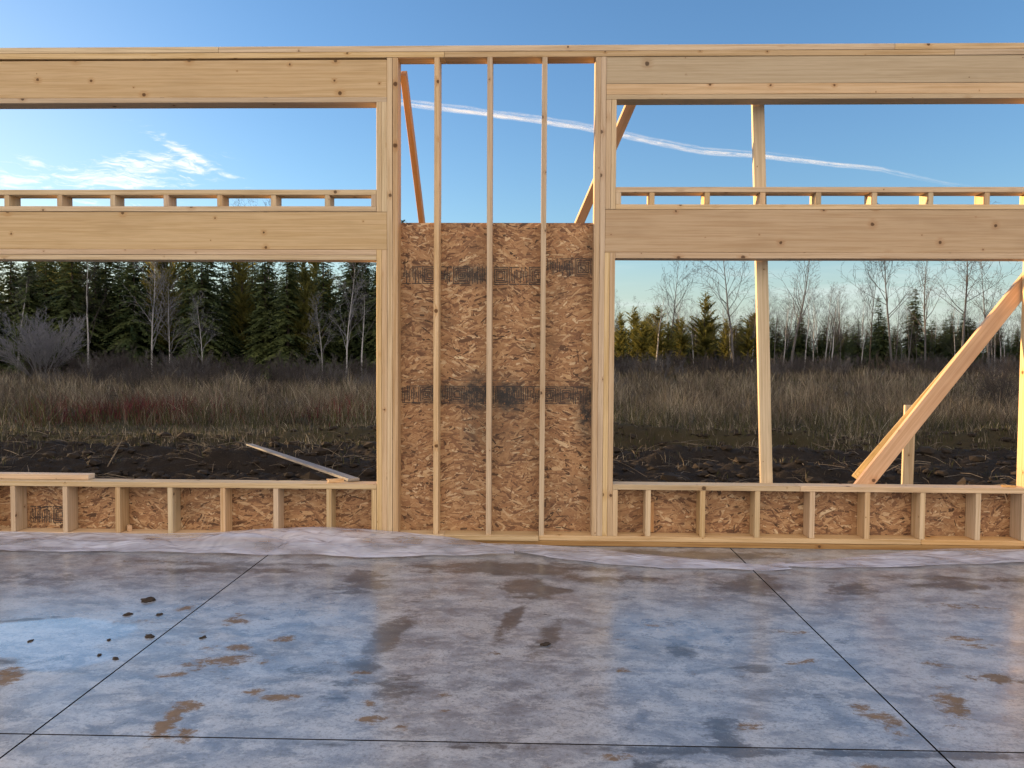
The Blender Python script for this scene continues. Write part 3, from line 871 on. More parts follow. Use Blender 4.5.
def build_grass():
    Vs, T, K = [], [], []
    def kd(x, y, q):
        k = np.zeros(len(x))
        k = np.where(q < .10, 1.0, k)
        k = np.where((y < 15) & (q < .45), 1.0, k)
        rm = np.exp(-((x + 10.8) / 2.4) ** 2 - ((y - 14.8) / 2.2) ** 2)
        rm = np.maximum(rm, .6 * np.exp(-((x + 5.5) / 1.2) ** 2 - ((y - 15) / 2.0) ** 2))
        return np.where(q > 1 - .9 * rm, 2.0, k)
    for args in ((5000, 5.0, 9.8, .04, .20, .005, kd, 9, .6, .8), (36000, 8.5, 13.5, .05, .24, .006, kd, 1, 1, .7), (52000, 12, 24, .35, .95, .006, kd, 2, .9, .75), (50000, 22, 42, .45, 1.05, .010, kd, 3, .8, .6),
                 (45000, 40, 100, .6, 1.25, .022, kd, 4, .75, .5)):
        v, t, k = blades(*args); Vs.append(v); T.append(t); K.append(k)
    V = np.concatenate(Vs); n = len(V)
    b = np.arange(n) * 5
    Fq = np.stack([b, b + 1, b + 2, b + 3], 1); Ft = np.stack([b + 3, b + 2, b + 4, b + 4], 1)
    me = bpy.data.meshes.new('meadow_grass')
    me.vertices.add(n * 5); me.vertices.foreach_set('co', V.reshape(-1).astype(np.float32))
    loops = np.concatenate([np.stack([b, b + 1, b + 2, b + 3], 1).ravel(), np.stack([b + 3, b + 2, b + 4], 1).ravel()]).astype(np.int32)
    me.loops.add(len(loops)); me.loops.foreach_set('vertex_index', loops)
    me.polygons.add(2 * n)
    me.polygons.foreach_set('loop_start', np.concatenate([np.arange(n) * 4, 4 * n + np.arange(n) * 3]).astype(np.int32))
    me.update(calc_edges=True); me.materials.append(M['grass'])
    for an, arr in (('tone', np.concatenate(T).repeat(5)), ('kind', np.concatenate(K).repeat(5))):
        a = me.attributes.new(an, 'FLOAT', 'POINT'); a.data.foreach_set('value', arr.astype(np.float32))
    o = link(bpy.data.objects.new('meadow_grass', me))
    tag(o, 'tall dry brown grass covering the field between soil and trees', 'grass', kind='stuff')
build_grass()

# ------------------------------------------------------------------ TREES
def leaf_material(name, a, b_, trans=.25):
    m, nt, b = mat(name); n = N(nt)
    info = n.new('ShaderNodeObjectInfo')
    t = n.attr('tone')
    f = n.math('ADD', n.math('MULTIPLY', t, .75), n.math('MULTIPLY', info.outputs['Random'], .25))
    c = n.mix(f, (*a, 1), (*b_, 1))
    nt.links.new(c, b.inputs['Base Color'])
    b.inputs['Roughness'].default_value = .7
    b.inputs['Specular IOR Level'].default_value = .2
    tl = n.new('ShaderNodeBsdfTranslucent'); nt.links.new(c, tl.inputs[0])
    mx = n.new('ShaderNodeMixShader'); mx.inputs[0].default_value = trans
    nt.links.new(b.outputs[0], mx.inputs[1]); nt.links.new(tl.outputs[0], mx.inputs[2])
    nt.links.new(mx.outputs[0], nt.nodes['Material Output'].inputs[0])
    return m
M['spruce'] = leaf_material('spruce_needles', (.024, .048, .024), (.130, .155, .055))
M['pine'] = leaf_material('pine_needles', (.06, .070, .020), (.30, .27, .075), .5)
M['bark'] = simple('dark_bark', (.055, .045, .038), .9, .4, 6)
M['birch'] = simple('birch_bark', (.38, .375, .39), .75, .45, 7)
M['twig'] = simple('bare_twigs', (.050, .043, .043), .85, .4, 5)
M['bluetwig'] = simple('grey_willow_twigs', (.19, .19, .215), .8, .3, 5)
M['paletwig'] = simple('pale_birch_twigs', (.21, .21, .235), .8, .3, 5)
M['greytwig'] = simple('grey_bare_twigs', (.10, .095, .10), .85, .3, 5)

def conifer(kind, H, R, seed, dens=1.0):
    r = random.Random(seed)
    V, Fs, T = [], [], []
    def leaf(p, d, w, L, tone):
        side = d.cross(Vector((0, 0, 1)));
        side = side.normalized() if side.length > 1e-4 else Vector((1, 0, 0))
        k = len(V)
        mid = p + d * L * .5
        q = r.uniform(-.4, .4)
        V.extend([p - side * w * .25, mid - side * w * .5 + Vector((0, 0, -w * .25)), p + d * L + Vector((0, 0, -L * .12)), mid + side * w * .5 + Vector((0, 0, w * q))])
        Fs.append((k, k + 1, k + 2, k + 3)); T.extend([tone] * 4)
    z = H * (.06 if kind == 'spruce' else .2)
    z = H * r.uniform(.05, .2) if kind == 'spruce' else z
    while z < H * .985:
        t = z / H
        if kind == 'spruce':
            Lb = R * (1 - t) ** .85 * r.uniform(.75, 1.15) + .18
            nb = max(4, int((10 + 3 * (1 - t)) * dens))
        else:
            s = (t - .18) / .82
            Lb = R * max(.16, 1 - ((s - .35) / .70) ** 2) * r.uniform(.55, 1.15) + .1
            nb = max(3, int(6 * dens))
        for k in range(nb):
            if r.random() < (.13 if kind == 'spruce' else .3): continue
            a = r.uniform(0, 6.283)
            L = Lb * r.uniform(.55, 1.1)
            up = (.35 * t - .22 - .1 * r.random()) if kind == 'spruce' else r.uniform(.3, 1.3)
            d = Vector((math.cos(a), math.sin(a), up)).normalized()
            p0 = Vector((0, 0, z + r.uniform(-.1, .1)))
            tone0 = r.uniform(.1, .9)
            n = max(2, int(L / .17))
            for i in range(n):
                s = (i + .6) / n
                droop = Vector((0, 0, (-.28 * L * s * s if kind == 'spruce' else .05 * s)))
                p = p0 + d * L * s + droop
                wl = (.34 if kind == 'spruce' else .38) * (1.15 - .75 * s) * min(1.4, .45 + L * .45)
                for sg in (-1, 1):
                    ang = sg * r.uniform(.5, 1.1)
                    dd = Vector((d.x * math.cos(ang) - d.y * math.sin(ang), d.x * math.sin(ang) + d.y * math.cos(ang), d.z + r.uniform(-.35, .05 if kind == 'spruce' else .7))).normalized()
                    leaf(p, dd, wl * .62, wl * r.uniform(.8, 1.35), min(1, max(0, tone0 + r.uniform(-.25, .25))))
            leaf(p0 + d * L * .93, d, .08, .2 + L * .08, tone0)
        z += H * (.020 if kind == 'spruce' else .021) * r.uniform(.7, 1.3) + .04
    for i in range(4):
        leaf(Vector((0, 0, H * (.96 + .01 * i))), Vector((r.uniform(-.3, .3), r.uniform(-.3, .3), 1)).normalized(), .06, .3, .6)
    me = bpy.data.meshes.new('crown')
    me.from_pydata([tuple(v) for v in V], [], Fs); me.materials.append(M[kind]); me.polygons.foreach_set('use_smooth', [False] * len(me.polygons))
    at = me.attributes.new('tone', 'FLOAT', 'POINT'); at.data.foreach_set('value', np.array(T, dtype=np.float32))
    V2, F2 = [], []
    pts = [Vector((.04 * math.sin(i * 1.3 + seed), .03 * math.cos(i + seed), H * i / 8 - (.3 if i == 0 else 0))) for i in range(9)]
    tube(V2, F2, pts, [max(.012, .013 * H * (1 - i / 8.4)) for i in range(9)], 6)
    tm = bpy.data.meshes.new('trunk'); tm.from_pydata([tuple(v) for v in V2], [], F2); tm.materials.append(M['bark'])
    return me, tm

def bare(H, seed, spread=.45, stems=1, r0=.012, minr=.004, levels=4, first=.25, barkm='birch', twigm='twig', up=.25, nb=9):
    r = random.Random(seed)
    V, Fs, Vt, Ft = [], [], [], []
    def grow(p, d, L, rad, lev, trunk):
        n = 6 if lev == 0 else (4 if lev == 1 else 3)
        pts, rads = [p.copy()], [rad]
        q = p.copy(); dd = d.copy(); nodes = []
        for i in range(n):
            wob = .07 if lev == 0 else .2
            dd = (dd + Vector((r.uniform(-wob, wob), r.uniform(-wob, wob), r.uniform(-wob, wob) * .5 + up * .12 * (1 if lev else 0)))).normalized()
            q = q + dd * L / n
            pts.append(q.copy()); rads.append(max(minr * .6, rad * (1 - (i + 1) / (n + .35))))
            nodes.append((q.copy(), dd.copy(), rads[-1], (i + 1) / n))
        if trunk: tube(Vt, Ft, pts, rads, 7)
        else: tube(V, Fs, pts, rads, 4 if lev == 1 else 3)
        if lev >= levels: return
        k = nb if lev == 0 else (5 if lev == 1 else 4)
        if lev == 0: k = int(nb * 1.6)
        for i in range(k):
            t = first + (1 - first) * (i + r.random()) / k if lev == 0 else .2 + .8 * (i + r.random()) / k
            f = min(n - 1e-3, t * n); j = int(f)
            base = pts[j].lerp(pts[j + 1], f - j); rb = rads[j] * (1 - (f - j)) + rads[j + 1] * (f - j)
            a = r.uniform(0, 6.283)
            o = dd.orthogonal().normalized() if lev else Vector((1, 0, 0))
            ax = d.cross(Vector((math.cos(a), math.sin(a), .1))).normalized()
            sp = spread * r.uniform(.7, 1.4) + .12 * lev
            nd = (d * math.cos(sp) + ax * math.sin(sp)).normalized()
            Lc = L * (.42 * (1.15 - .75 * t) if lev == 0 else .5 * (1.1 - .5 * t)) * r.uniform(.7, 1.2)
            grow(base, nd, Lc, max(minr, rb * .55), lev + 1, False)
    for s in range(stems):
        if stems == 1: d = Vector((r.uniform(-.05, .05), r.uniform(-.05, .05), 1)).normalized()
        else:
            a = 6.283 * s / stems + r.uniform(-.3, .3); m_ = r.uniform(.1, .75)
            d = Vector((math.cos(a) * m_, math.sin(a) * m_, 1)).normalized()
        grow(Vector((0, 0, -.15)), d, H * (1 if stems == 1 else r.uniform(.55, .8)), H * r0 * (1 if stems == 1 else .55), 0, True)
    cm = bpy.data.meshes.new('branches'); cm.from_pydata([tuple(v) for v in V], [], Fs); cm.materials.append(M[twigm])
    tm = bpy.data.meshes.new('trunk'); tm.from_pydata([tuple(v) for v in Vt], [], Ft); tm.materials.append(M[barkm])
    return cm, tm

SP = [conifer('spruce', 10, 2.5, 1), conifer('spruce', 10, 2.1, 2), conifer('spruce', 10, 2.9, 3, 1.1), conifer('spruce', 10, 1.9, 4, .9), conifer('spruce', 10, 2.5, 5, .85)]
PI_ = [conifer('pine', 10, 2.6, 11), conifer('pine', 10, 2.1, 12), conifer('pine', 10, 3.0, 13, 1.2)]
BI = [bare(10, 21, .5, r0=.009, barkm='greytwig'), bare(10, 22, .4, r0=.009, nb=11), bare(10, 23, .5, r0=.009, first=.35, barkm='greytwig'), bare(10, 24, .35, r0=.008), bare(10, 25, .5, first=.45, twigm='greytwig')]
SH = [bare(3, 31, .35, stems=11, r0=.012, levels=3, barkm='twig', minr=.004, nb=8), bare(3, 32, .45, stems=12, r0=.010, levels=3, barkm='twig', minr=.004, nb=8),
      bare(3, 33, .28, stems=22, r0=.008, levels=3, barkm='bluetwig', twigm='bluetwig', minr=.004, nb=9)]
ABI = [bare(10, 41, .62, r0=.0075, minr=.009, levels=3, twigm='paletwig', nb=12), bare(10, 42, .5, r0=.007, minr=.009, levels=3, twigm='paletwig', nb=12), bare(10, 43, .6, r0=.008, barkm='greytwig', minr=.009, levels=3, nb=12, first=.4), bare(10, 44, .4, r0=.008, minr=.008, levels=3, nb=13, first=.35, barkm='bark'), bare(10, 45, .5, r0=.009, minr=.008, levels=3, nb=13, first=.3, barkm='greytwig', twigm='greytwig')]

def tree(kindname, proto, x, y, H, label, group=None, cat='tree', base=10., wide=1.0, tilt=(0, 0), names=('crown', 'trunk'), z=None):
    e = empty(kindname, (x, y, gz(x, y) if z is None else z), (tilt[0], tilt[1], random.uniform(0, 6.283)))
    s = H / base
    e.scale = (s * wide, s * wide, s)
    for nm, me in zip(names, proto):
        o = bpy.data.objects.new(nm, me); link(o, e)
    tag(e, label, cat, group)
    return e

R0 = random.Random(77)
# forest on the left
GL = 'spruces massed in the left forest'
LBL = ['dark narrow spruce in the front edge of the left forest', 'broad dark spruce in the thick of the left forest', 'dim spruce standing deep inside the left forest']
HL = lambda x: 10.6 + .9 * noise.noise(Vector((x * .13, 3, 1)))
pts = []
for row, (dy, step) in enumerate(((0, 1.7), (3.5, 1.8), (8, 2.1), (13, 2.5), (19, 2.8))):
    x = -46
    while x < 0 - row * 1.2:
        xx = x + R0.uniform(-.8, .8)
        yy = 45 + dy + R0.uniform(-1.4, 1.4) + (.10 * (xx + 20) if xx > -20 else 0)
        # thinner stand near the middle, where sky shows between the trunks
        thin = math.exp(-((xx + 11) / 3.0) ** 2)
        if R0.random() > (.45 * thin + (.05 if row else .12)): pts.append((xx, yy, row))
        x += step
for xx, yy, row in pts:
    d = (yy + 5.76)
    H = HL(xx) * (.80 + .24 * R0.random()) * (1 + .04 * row)
    if R0.random() < .16:
        tree('pine_tree', R0.choice(PI_), xx, yy, H * .97, 'yellow-green pine mixed into the left forest', 'pines mixed into the left forest', wide=R0.uniform(.8, 1.0)); continue
    tree('spruce_tree', R0.choice(SP), xx, yy, H, LBL[0 if row == 0 else (1 if row < 3 else 2)], GL + (' front' if row == 0 else (' middle' if row < 3 else ' back')), wide=R0.uniform(.85, 1.15))
# individual bare trees before the left forest
def at_px(px, Y):   # horizontal position for a picture column at depth Y beyond the wall
    return (px - 532) / 770 * (Y + 5.76) if False else (math.tan(math.atan((px - 512) / 770) - math.radians(1.503)) * (Y + 5.76))
def solo(px, Y, H, proto, label, cat='birch tree', nm='birch_tree', base=10., wide=1., tilt=(0, 0)):
    return tree(nm, proto, at_px(px, Y), Y, H, label, None, cat, base, wide, tilt, ('branches', 'trunk'))
solo(152, 42.5, 8.2, ABI[0], 'pale bare birch with wide branches, tallest of the birches before the left spruces')
solo(170, 43.0, 6.4, ABI[1], 'slim bare birch just right of the wide-branched birch at left')
solo(203, 41.5, 5.2, ABI[1], 'short pale forked birch between the birch pair and the middle posts')
solo(345, 42.5, 8.0, ABI[1], 'tall thin white birch near the left posts')
solo(362, 43.5, 6.0, BI[4], 'slender grey birch hard by the left posts')
solo(323, 44, 5.5, ABI[1], 'slender bare birch left of the tall thin white one')
solo(18, 43, 7.0, BI[4], 'straight grey bare trunk at the left edge before the spruces')
solo(88, 43, 9.4, BI[3], 'very slim grey trunk rising behind the round bare shrub')
solo(232, 52, 12.3, BI[0], 'bare treetop twigs showing above the left forest, left one')
solo(272, 52, 12.6, BI[1], 'bare treetop twigs showing above the left forest, right one')
solo(42, 40.5, 6.0, SH[2], 'large rounded bare shrub with fanned grey stems before the dark spruces', 'shrub', 'bare_shrub', 3., 1.15)
solo(118, 40.5, 3.2, SH[0], 'medium bare shrub between the round shrub and the birches', 'shrub', 'bare_shrub', 3.)

# right treeline
GR = 'distant conifers behind the right window'
LR = ['small dark conifer in the distant treeline beyond the field at right', 'sunlit yellow-green pine in the distant treeline near the middle posts']
for k in range(150):
    px = R0.uniform(560, 1100); Y = R0.uniform(88, 120)
    zone_l = px < 760
    x = at_px(px, Y)
    if zone_l:
        H = R0.uniform(4.2, 7.8)
        if R0.random() < .5: tree('pine_tree', R0.choice(PI_), x, Y, H, LR[1], 'sunlit pines in the distant treeline', wide=R0.uniform(1., 1.4))
        else: tree('spruce_tree', R0.choice(SP), x, Y, H, LR[0], GR, wide=R0.uniform(1.2, 1.6))
    else:
        H = R0.uniform(3.6, 7.4)
        tree('spruce_tree', R0.choice(SP), x, Y, H, LR[0], GR, wide=R0.uniform(1.2, 1.6))
for px, Y, H, k in ((620, 76, 6.4, 0), (633, 80, 7.3, 1), (643, 77, 5.6, 2), (657, 82, 7.4, 0), (668, 79, 5.6, 1), (681, 83, 6.2, 0), (726, 84, 6.2, 1), (748, 83, 5.6, 0)):
    tree('pine_tree', PI_[k], at_px(px, Y), Y, H, LR[1], 'sunlit pines in the distant treeline', wide=R0.uniform(1.0, 1.3))
tree('pine_tree', PI_[0], at_px(704, 78), 78, 8.6, 'bright yellow-green pine with a round crown, tallest in the right window left half', wide=1.15)
tree('spruce_tree', SP[0], at_px(770 + 29, 92), 92, 8.0, 'dark pointed spruce just right of the leaning post', wide=1.3)
tree('spruce_tree', SP[1], at_px(877, 92), 92, 9.2, 'pointed spruce with a spire top above the distant bare trees', wide=1.3)
tree('spruce_tree', SP[2], at_px(913, 92), 92, 10.4, 'tallest distant spruce among the bare trees at right', wide=1.1)
LBR = 'bare grey tree in the distant treeline beyond the field at right'
for k in range(150):
    px = R0.uniform(600, 1110); Y = R0.uniform(80, 118)
    tree('bare_tree', R0.choice(BI), at_px(px, Y), Y, R0.uniform(5, 10.0), LBR, 'bare trees in the distant treeline', wide=R0.uniform(.9, 1.3), names=('branches', 'trunk'))
for px, Y, H, w, lb in ((668, 80, 13.3, 1.0, 'tall bare birch rising above the pines left of the yellow-green pine'), (735, 76, 14.2, 1.35, 'large spreading bare tree right of the yellow-green pine'),
                        (790, 76, 13.8, 1.2, 'tall bare tree just right of the leaning post, above the spruces'), (893, 72, 14.5, 1.2, 'tall bare tree with a slanting trunk left of the tallest spruce'),
                        (925, 78, 14.2, 1.0, 'slim tall bare tree right of the tallest distant spruce'), (960, 72, 15.0, 1.3, 'biggest bare tree, dark trunk, above the wide slanting plank'),
                        (868, 80, 12.0, .9, 'slender bare tree above the pointed spruce'), (990, 80, 13.5, 1.1, 'tall bare tree close to the right edge')):
    tree('bare_tree', R0.choice(ABI[2:]), at_px(px, Y), Y, H, lb, None, wide=w, names=('branches', 'trunk'), tilt=((0, -.10) if px == 893 else (0, 0)))
solo(1000, 22, 2.6, SH[1], 'twiggy bare shrub in the field at the right edge behind the slanting plank', 'shrub', 'bare_shrub', 3., 1.1)

# thickets along the forest foot (uncountable)
def merged(name, items, label, cat):
    """one mesh out of many transformed prototypes"""
    Vs, Ls, k = [], [], 0
    allf = []
    mats = []
    midx = []
    for me, mtx in items:
        n = len(me.vertices); co = np.zeros(n * 3, dtype=np.float32); me.vertices.foreach_get('co', co)
        co = co.reshape(-1, 3) @ np.array(mtx.to_3x3()).T + np.array(mtx.translation)
        nl = len(me.loops); vi = np.zeros(nl, dtype=np.int32); me.loops.foreach_get('vertex_index', vi)
        mt = me.materials[0]
        if mt not in mats: mats.append(mt)
        Vs.append(co); allf.append(vi.reshape(-1, 4) + k); midx.append(np.full(nl // 4, mats.index(mt))); k += n
    V = np.vstack(Vs); Fc = np.vstack(allf)
    me = np_mesh(name, V, Fc, mats, {'tone': rng.random(len(V))}, np.concatenate(midx))
    o = link(bpy.data.objects.new(name, me)); tag(o, label, cat, kind='stuff')
SHS = [bare(3, 51 + k, .4, stems=8, r0=.010, levels=2, barkm=('twig' if k != 1 else 'greytwig'), twigm=('twig' if k != 1 else 'greytwig'), minr=.008, nb=6) for k in range(3)]
def thicket(xs, ys, n, smin, smax, seed, curve=lambda x: 0):
    r = random.Random(seed); out = []
    for i in range(n):
        x, y = r.uniform(*xs), r.uniform(*ys); y += curve(x)
        s = r.uniform(smin, smax)
        m = Matrix.Translation((x, y, gz(x, y))) @ Matrix.Rotation(r.uniform(0, 6.28), 4, 'Z') @ Matrix.Diagonal((s * 1.2, s * 1.2, s, 1))
        c, t = r.choice(SHS)
        out += [(c, m), (t, m)]
    return out
merged('thicket', thicket((-46, 4), (30, 44), 250, .25, .65, 1) + thicket((-46, 4), (39, 44), 110, .6, 1.0, 11), 'dense bare brush along the foot of the left forest', 'brush')
merged('thicket', thicket((4, 100), (58, 86), 330, .5, 1.15, 2, lambda x: .12 * (x - 10)), 'dark low brush along the foot of the distant right treeline', 'brush')
merged('field_saplings', thicket((-30, 45), (13.5, 46), 260, .08, .26, 21), 'thin bare saplings and weed stalks scattered through the field grass', 'saplings')
# wood beyond both tree lines, and unseen belts added in the west to shade field and floor
def wood(poly, n, hmin, hmax, seed):
    r = random.Random(seed); out = []
    for i in range(n):
        x, y = poly(r); H = r.uniform(hmin, hmax) / 10
        m = Matrix.Translation((x, y, gz(x, y))) @ Matrix.Rotation(r.uniform(0, 6.28), 4, 'Z') @ Matrix.Diagonal((H * 1.25, H * 1.25, H, 1))
        c, t = r.choice(SPL); out += [(c, m), (t, m)]
    return out
SPL = [conifer('spruce', 10, 2.6, 61, .6), conifer('spruce', 10, 2.2, 62, .6)]
merged('far_wood', wood(lambda r: (r.uniform(0, 150), r.uniform(122, 140)), 150, 5.5, 7.6, 5), 'low dark wood far behind the right treeline', 'woodland')
merged('west_shade_wood', wood(lambda r: (lambda t: (-50 - 7 * t + r.uniform(-2, 2), 50 - 23 * t + r.uniform(-1, 2)))(r.random()), 90, 7.2, 8.6, 6)
       + wood(lambda r: (r.uniform(-62, -57), r.uniform(-12, 24.5)), 120, 6.2, 6.9, 7)
       + wood(lambda r: (r.uniform(-50, 2), r.uniform(67, 78)), 90, 9.0, 11.5, 8), 'unseen wood added west of the field for shade, with trees behind the left forest', 'woodland')

# ------------------------------------------------------------------ SKY OBJECTS: contrail and cirrus (far, lit by the sun)
def cloud_material(name, dens, sx, sc, thr=(.35, .7)):
    m, nt, b = mat(name); n = N(nt)
    tc = n.new('ShaderNodeUVMap'); tc.uv_map = 'flow'
    v = n.noise(n.mapping(tc.outputs[0], sx), sc, 6, .65, .7)
    lw = n.new('ShaderNodeLayerWeight'); lw.inputs[0].default_value = .5
    face = n.math('POWER', n.math('SUBTRACT', 1.0, lw.outputs['Facing']), 1.6)
    al = n.math('MULTIPLY', n.math('MULTIPLY', face, n.sstep(v, *thr)), dens, clamp=True)
    al = n.math('MULTIPLY', al, n.attr('fade'))
    df = n.new('ShaderNodeBsdfDiffuse'); df.inputs[0].default_value = (1, 1, 1, 1)
    tl = n.new('ShaderNodeBsdfTranslucent'); tl.inputs[0].default_value = (1, 1, 1, 1)
    m1 = n.new('ShaderNodeMixShader'); m1.inputs[0].default_value = .5
    tr = n.new('ShaderNodeBsdfTransparent'); mx = n.new('ShaderNodeMixShader')
    nt.links.new(df.outputs[0], m1.inputs[1]); nt.links.new(tl.outputs[0], m1.inputs[2])
    n.put(mx.inputs[0], al); nt.links.new(tr.outputs[0], mx.inputs[1]); nt.links.new(m1.outputs[0], mx.inputs[2])
    nt.links.new(mx.outputs[0], nt.nodes['Material Output'].inputs[0])
    return m
M['contrail'] = cloud_material('contrail_ice', .75, (.45, 1.3, 1), 2.2, (.25, .75))
CAM = Vector((0, -5.759, 1.4226))
def skypt(az, el, H=900.):
    a, e = math.radians(az), math.radians(el)
    d = Vector((math.sin(a) * math.cos(e), math.cos(a) * math.cos(e), math.sin(e)))
    return CAM + d * (H / math.sin(e))
def soft_tube(V, Fs, UV, FD, pts, rads, fades, n=16, flat=1.0, off=0.):
    """closed soft body along pts"""
    acc = 0.; start = len(V)
    for i, p in enumerate(pts):
        d = (pts[min(i + 1, len(pts) - 1)] - pts[max(i - 1, 0)]).normalized()
        a = d.cross(Vector((0, 0, 1))).normalized(); b_ = a.cross(d)
        if i: acc += (p - pts[i - 1]).length
        for j in range(n):
            t = 2 * math.pi * j / n
            V.append(p + (a * math.cos(t) + b_ * math.sin(t) * flat) * rads[i]); UV.append((acc / 100 + off, j / n + off)); FD.append(fades[i])
    for i in range(len(pts) - 1):
        for j in range(n):
            Fs.append((start + i * n + j, start + i * n + (j + 1) % n, start + (i + 1) * n + (j + 1) % n, start + (i + 1) * n + j))
def sky_obj(name, strands, m, label, cat, seed, segs=60):
    r = random.Random(seed); V, Fs, UV, FD = [], [], [], []
    for (path, rad, flat, wob, fd) in strands:
        pts, rads, fds = [], [], []
        P3 = [skypt(*q) for q in path]
        ph = r.uniform(0, 50)
        for i in range(segs + 1):
            t = i / segs * (len(P3) - 1); j = min(int(t), len(P3) - 2); p = P3[j].lerp(P3[j + 1], t - j)
            w = Vector((noise.noise(Vector((t * 2.3, ph, 0))), noise.noise(Vector((t * 2.3, ph, 5))), noise.noise(Vector((t * 2.3, ph, 9)))))* wob
            s = i / segs
            pts.append(p + w)
            e = min(1, s * 5, (1 - s) * 5) ** .6
            rads.append(max(.5, rad * (.25 + .75 * e) * (1 + .2 * noise.noise(Vector((t * 4, ph, 3))))))
            fds.append(fd * max(0, min(1, s * 6, (1 - s) * 4)))
        soft_tube(V, Fs, UV, FD, pts, rads, fds, 16, flat, r.uniform(0, 30))
    o = mesh_from(name, V, Fs, M[m], smooth=True)
    me = o.data
    uvl = me.uv_layers.new(name='flow')
    # per face so that the wrap seam stays closed
    data = np.zeros((len(me.loops), 2), dtype=np.float32)
    for pi, f in enumerate(Fs):
        us = [UV[v] for v in f]; base = us[0][1]
        for q in range(4):
            vv = us[q][1]
            if vv < base - .5: vv += 1
            if vv > base + .5: vv -= 1
            data[pi * 4 + q] = (us[q][0], vv)
    uvl.data.foreach_set('uv', data.ravel())
    at = me.attributes.new('fade', 'FLOAT', 'POINT'); at.data.foreach_set('value', np.array(FD, dtype=np.float32))
    tag(o, label, cat)
    return o
tr_path = [(-22, 18.2), (-9.5, 17.62), (-4.7, 17.25), (.8, 16.65), (4.8, 16.0), (8.45, 15.15), (12, 14.30), (16.6, 13.70), (20.6, 12.95), (23.75, 12.35), (27.5, 11.1), (29.5, 10.6)]
sky_obj('contrail', [(tr_path, 10, .8, 1.2, .7), ([(a, e + .22) for a, e in tr_path[:9]], 8, .8, 3, .3), ([(a, e - .14) for a, e in tr_path], 7, .8, 4, .4)], 'contrail',
        'long white vapour trail crossing the blue sky behind the upper openings', 'contrail', 4, 160)
# ------------------------------------------------------------------ WORLD, SUN, CAMERA
SUN_AZ, SUN_EL = -72.0, 4.6      # clockwise from +Y
world = bpy.data.worlds.new('World'); scene.world = world; world.use_nodes = True
nt = world.node_tree; n = N(nt)
bg = nt.nodes['Background']
sky = n.new('ShaderNodeTexSky', sky_type='NISHITA')
sky.sun_disc = False
sky.sun_elevation = math.radians(SUN_EL); sky.sun_rotation = math.radians(SUN_AZ)
sky.altitude = 100; sky.air_density = 1.0; sky.dust_density = .6; sky.ozone_density = 2.0
tc = n.new('ShaderNodeTexCoord'); dirv = tc.outputs['Generated']
sp = n.new('ShaderNodeSeparateXYZ'); n.put(sp.inputs[0], dirv)
hs = n.new('ShaderNodeHueSaturation'); hs.inputs['Saturation'].default_value = 1.08; hs.inputs['Value'].default_value = 1.0
nt.links.new(sky.outputs[0], hs.inputs['Color'])
blue = n.mix(1.0, hs.outputs[0], (.86, .98, 1.22, 1), 'MULTIPLY')
hz = n.sstep(sp.outputs[2], .17, -.01)
west = n.sstep(sp.outputs[0], .25, -.75)
hcol = n.mix(west, (1.85, 2.15, 2.15, 1), (2.6, 2.75, 2.5, 1))
c = n.mix(n.math('MULTIPLY', hz, .85), blue, hcol)
glow = n.math('MULTIPLY', n.sstep(sp.outputs[0], -.25, -.85), n.sstep(sp.outputs[2], .55, .05))
c = n.mix(n.math('MULTIPLY', glow, .45), c, (3.0, 2.9, 2.7, 1))
# unseen bright cloud deck added behind the camera to light the wall face
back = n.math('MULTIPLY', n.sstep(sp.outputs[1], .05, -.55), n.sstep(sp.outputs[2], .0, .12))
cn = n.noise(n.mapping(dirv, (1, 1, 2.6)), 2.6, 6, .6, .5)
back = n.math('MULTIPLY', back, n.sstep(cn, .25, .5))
c = n.mix(back, c, (5.2, 4.45, 3.65, 1))
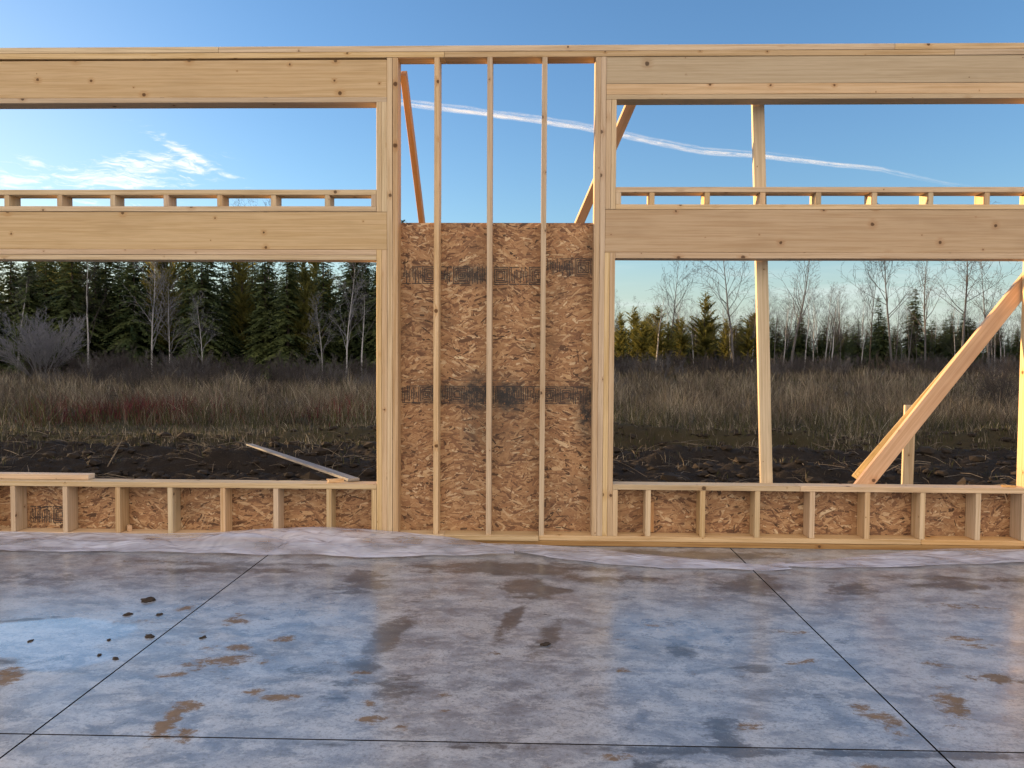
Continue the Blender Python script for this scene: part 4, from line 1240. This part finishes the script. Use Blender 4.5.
# wisps of cirrus, laid out by compass bearing and height above the horizon (degrees)
az = n.math('MULTIPLY', n.math('ARCTAN2', sp.outputs[0], sp.outputs[1]), 57.2958)
el = n.math('MULTIPLY', n.math('ARCSINE', sp.outputs[2]), 57.2958)
ae = n.new('ShaderNodeCombineXYZ'); n.put(ae.inputs[0], az); n.put(ae.inputs[1], el)
AE = ae.outputs[0]
warp = n.new('ShaderNodeTexNoise'); warp.inputs['Scale'].default_value = .45; warp.inputs['Detail'].default_value = 3; n.put(warp.inputs['Vector'], AE)
wv = n.new('ShaderNodeVectorMath', operation='MULTIPLY_ADD'); n.put(wv.inputs[0], warp.outputs['Color']); wv.inputs[1].default_value = (2.4, 1.0, 0); n.put(wv.inputs[2], AE)
AW = wv.outputs[0]
wisp = None
for (ca, ce, ra, re_, ang, amp) in ((-26.8, 12.3, 4.4, .95, 12, 1.1), (-28.6, 11.2, 4.8, .9, 3, 1.1), (-23.9, 13.1, 3.6, .5, -24, 1.15), (-24.2, 12.4, 3.0, .6, -10, 1.0), (-33.4, 11.8, 1.3, .5, -18, .8),
                                  (-34, 9.9, 5, .6, 2, .8), (-27, 9.2, 9, .8, 2, .75), (-20.0, 11.7, 1.6, .3, -5, .35), (-46, 11, 8, 1.6, 4, .8), (-35.5, 10.4, 5, 1.1, 5, 1.0), (-60, 15, 12, 2, 8, .7), (-25.5, 14.2, 1.3, .25, -28, .6)):
    t = math.radians(ang)
    dx = n.math('SUBTRACT', az, ca); dy = n.math('SUBTRACT', el, ce)
    u_ = n.math('DIVIDE', n.math('ADD', n.math('MULTIPLY', dx, math.cos(t)), n.math('MULTIPLY', dy, math.sin(t))), ra)
    v_ = n.math('DIVIDE', n.math('SUBTRACT', n.math('MULTIPLY', dy, math.cos(t)), n.math('MULTIPLY', dx, math.sin(t))), re_)
    q_ = n.math('ADD', n.math('MULTIPLY', u_, u_), n.math('MULTIPLY', v_, v_))
    g_ = n.math('MULTIPLY', n.math('EXPONENT', n.math('MULTIPLY', q_, -1.0)), amp)
    wisp = g_ if wisp is None else n.math('MAXIMUM', wisp, g_)
st1 = n.noise(n.mapping(AW, (.55, 2.6, 1), rot=(0, 0, math.radians(-12))), 1.0, 8, .68, .6)
st2 = n.noise(n.mapping(AW, (.45, 3.2, 1), rot=(0, 0, math.radians(22))), 1.0, 7, .66, .4)
tex = n.math('MAXIMUM', st1, n.math('MULTIPLY', st2, .96))
wm = n.sstep(n.math('ADD', wisp, n.math('MULTIPLY', n.math('SUBTRACT', tex, .56), 3.6)), .35, 1.5)
wm = n.math('MULTIPLY', wm, n.sstep(wisp, .02, .3))
c = n.mix(n.math('MULTIPLY', wm, .92), c, (3.9, 3.75, 3.35, 1))
bands = n.noise(n.mapping(AE, (.06, .75, 1)), 1.0, 5, .55, .4)
bm_ = n.math('MULTIPLY', n.math('MULTIPLY', n.sstep(bands, .45, .7), n.sstep(el, 9.5, 3.5)), .5)
c = n.mix(bm_, c, (2.5, 2.75, 2.7, 1))
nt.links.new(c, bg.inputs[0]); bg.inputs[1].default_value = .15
sl = bpy.data.lights.new('sun', 'SUN'); sl.energy = 5.0; sl.angle = math.radians(.5); sl.color = (1, .66, .32)
so = link(bpy.data.objects.new('sun', sl))
a, e = math.radians(SUN_AZ), math.radians(SUN_EL)
sd = Vector((math.sin(a) * math.cos(e), math.cos(a) * math.cos(e), math.sin(e)))
so.rotation_euler = (-sd).to_track_quat('-Z', 'Y').to_euler()
so.location = sd * 50

cam = bpy.data.cameras.new('camera'); co = link(bpy.data.objects.new('camera', cam))
cam.sensor_width = 36; cam.lens = 770 / 1024 * 36; cam.clip_end = 20000; cam.clip_start = .05
yaw, pit, rol = .026236, .038248, .0055001
fw = Vector((-math.sin(yaw), math.cos(yaw), 0)); rt = Vector((math.cos(yaw), math.sin(yaw), 0)); up = Vector((0, 0, 1))
f2 = fw * math.cos(pit) - up * math.sin(pit); u2 = up * math.cos(pit) + fw * math.sin(pit)
r3 = rt * math.cos(rol) + u2 * math.sin(rol); u3 = u2 * math.cos(rol) - rt * math.sin(rol)
mw = Matrix((r3, u3, -f2)).transposed().to_4x4(); mw.translation = CAM
co.matrix_world = mw
scene.camera = co
vs = scene.view_settings
vs.view_transform = 'Standard'; vs.look = 'None'; vs.gamma = 1; vs.use_curve_mapping = False
vs.exposure = 1.2
scene.cycles.max_bounces = 6; scene.cycles.diffuse_bounces = 2; scene.cycles.glossy_bounces = 3; scene.cycles.transmission_bounces = 3; scene.cycles.transparent_max_bounces = 12
scene.cycles.use_adaptive_sampling = True; scene.cycles.adaptive_threshold = .02
